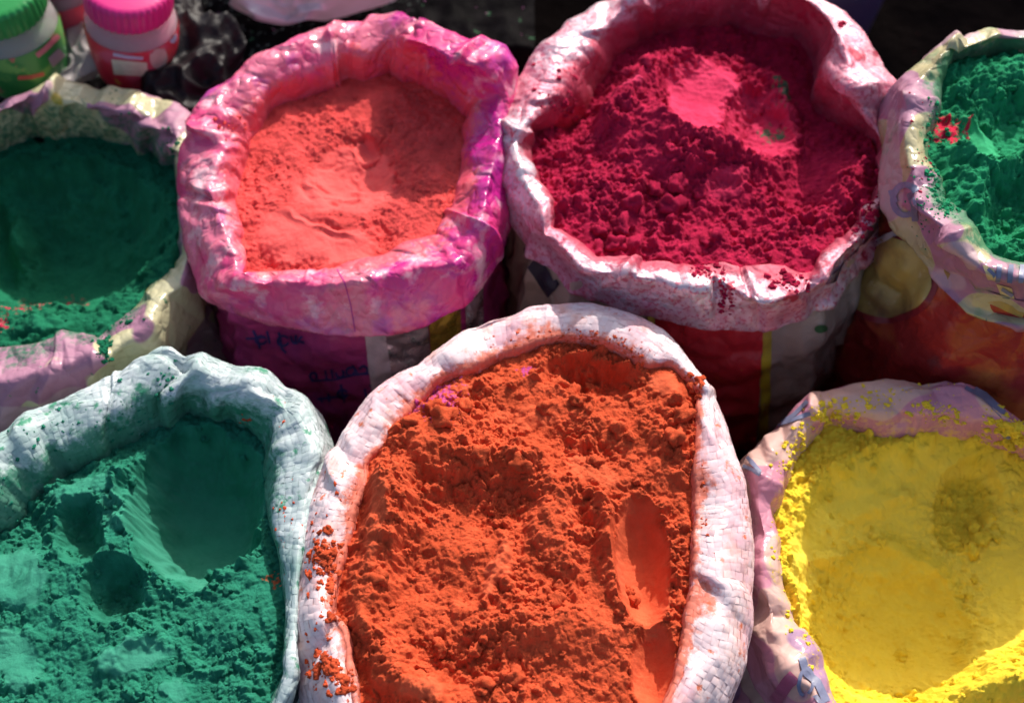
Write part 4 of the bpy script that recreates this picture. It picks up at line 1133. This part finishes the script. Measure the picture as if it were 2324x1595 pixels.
j1, jb, w1, lab1, _ = jar('pink-lidded clear jar with red paper label', (312, 170), 0.054, (0.66, 0.022, 0.20), L_RED, (0.35, 0.05, 0.12), (0, 0.17), 0.150)
for nm, g, mt, lf in (('white_panel', quad([zj(1320, 700), zj(1350, 880), zj(1745, 900), zj(1735, 740)], 8, 12), plain_mat('label_white', (0.62, 0.55, 0.42), 0.5), 0.0008),
                      ('label_stripe', stroke([zj(1340, 640), zj(1500, 675), zj(1690, 690)], 7), plain_mat('label_lilac', (0.45, 0.40, 0.55), 0.5), 0.0008),
                      ('label_emblem', disc(*zj(1870, 680), 20, 26), plain_mat('label_pinkgrey', (0.50, 0.34, 0.32), 0.5), 0.0008),
                      ('label_spot', disc(*zj(2035, 440), 9, 14), plain_mat('label_blue', (0.35, 0.38, 0.55), 0.5), 0.0008)):
    decal(nm, jb, g, mt, lab1, w1, lf)
j2, jb2, w2, lab2, _ = jar('green-lidded clear jar with bright green paper label', (76, 182), 0.058, (0.02, 0.25, 0.06), L_GRN, (0.06, 0.16, 0.06), (0.0, 0.0), 0.150)
for nm, g, mt, lf in (('label_lettering', stroke([zj(430, 660), zj(520, 590), zj(690, 420)], 12), plain_mat('label_rose', (0.55, 0.16, 0.20), 0.5), 0.0008),
                      ('label_patch', quad([zj(560, 690), zj(620, 800), zj(770, 660), zj(690, 570)], 6, 6), plain_mat('label_mauve', (0.30, 0.22, 0.28), 0.5), 0.0008),
                      ('label_stripe', stroke([zj(210, 920), zj(370, 910), zj(520, 870)], 9), plain_mat('label_red', (0.5, 0.10, 0.08), 0.5), 0.0008)):
    decal(nm, jb2, g, mt, lab2, w2, lf)
j3, *_ = jar('dark pink jar half hidden between the two front jars', (172, 60), 0.055, (0.45, 0.03, 0.12), L_RED, (0.2, 0.04, 0.10), (0, 0), 0.12)


def bag(name, label, cat, cpx, z, size, mat, seed, hgt, parent=None):
    """a crumpled film bag lying in a heap"""
    n, m_ = 140, 70
    c = unproj(np.array(cpx[0]), np.array(cpx[1]), z)
    u = np.linspace(0, 2 * np.pi, n, endpoint=False)[:, None]; w = np.linspace(0.0, 1.0, m_)[None]
    rx, ry = size
    rr = np.sin(np.pi * w * 0.5) ** 0.7
    wob = 1 + 0.25 * perlin2(np.cos(u) * 1.4 + 5 + 0 * w, np.sin(u) * 1.4 + 0 * w, seed)
    X = rx * rr * np.cos(u) * wob; Y = ry * rr * np.sin(u) * wob
    Z = hgt * np.cos(np.pi * w * 0.5) ** 0.8 + 0 * u
    P = np.stack([X, Y, Z], -1)
    d = 0.020 * (1 - 2.3 * np.abs(perlin3(P * 14, seed))) + 0.008 * (1 - 2.3 * np.abs(perlin3(P * 42, seed + 1)))
    P[..., 2] = np.maximum(P[..., 2] + d, 0.002 * (1 + perlin3(P * 30, 3)))
    P[..., :2] *= (1 + d / 0.08)[..., None]
    V = P.reshape(-1, 3) + c
    o = mesh_ob(name, V, grid_faces(n, m_), mat, None, org=np.array(c))
    tag(o, label, cat)
    return o


bag('clear_bag', 'crumpled glossy clear plastic bag behind the pink sack', 'plastic bag', (715, -22), SH_Z + 0.0, (0.105, 0.065), M_BAG, 3, 0.06)
bag('clear_bag', 'thin clear plastic bag slumped between the two jars', 'plastic bag', (188, 150), SH_Z, (0.032, 0.045), M_BAG2, 5, 0.035)
bag('black_bag', 'crumpled black carrier bag next to pink-lidded jar', 'plastic bag', (430, 160), SH_Z - 0.005, (0.055, 0.085), plain_mat('black_film', (0.008, 0.006, 0.008), 0.5, bmp=0.5, scale=30, spec=0.2), 8, 0.05)

# dark violet tub behind the crimson sack
m_tub = plain_mat('violet_plastic', (0.035, 0.022, 0.075), 0.4, var=0.2, scale=8)
tc = unproj(np.array(1780.0), np.array(-60.0), 0.25)
tub = empty('tub', (float(tc[0]), float(tc[1] + 0.16), 0.0))
wt = WORLD_LOC[tub.name]
lathe('wall', [(0.17, 0.0), (0.19, 0.02), (0.225, 0.33), (0.217, 0.33), (0.18, 0.03), (0.001, 0.02)], m_tub, tub, wt, n=72, worg=wt)
lathe('rim', [(0.224, 0.318), (0.236, 0.320), (0.238, 0.332), (0.230, 0.340), (0.217, 0.336), (0.216, 0.325)], m_tub, tub, wt, n=72, worg=wt)
tag(tub, 'dark violet plastic tub in shade behind the crimson sack', 'tub')
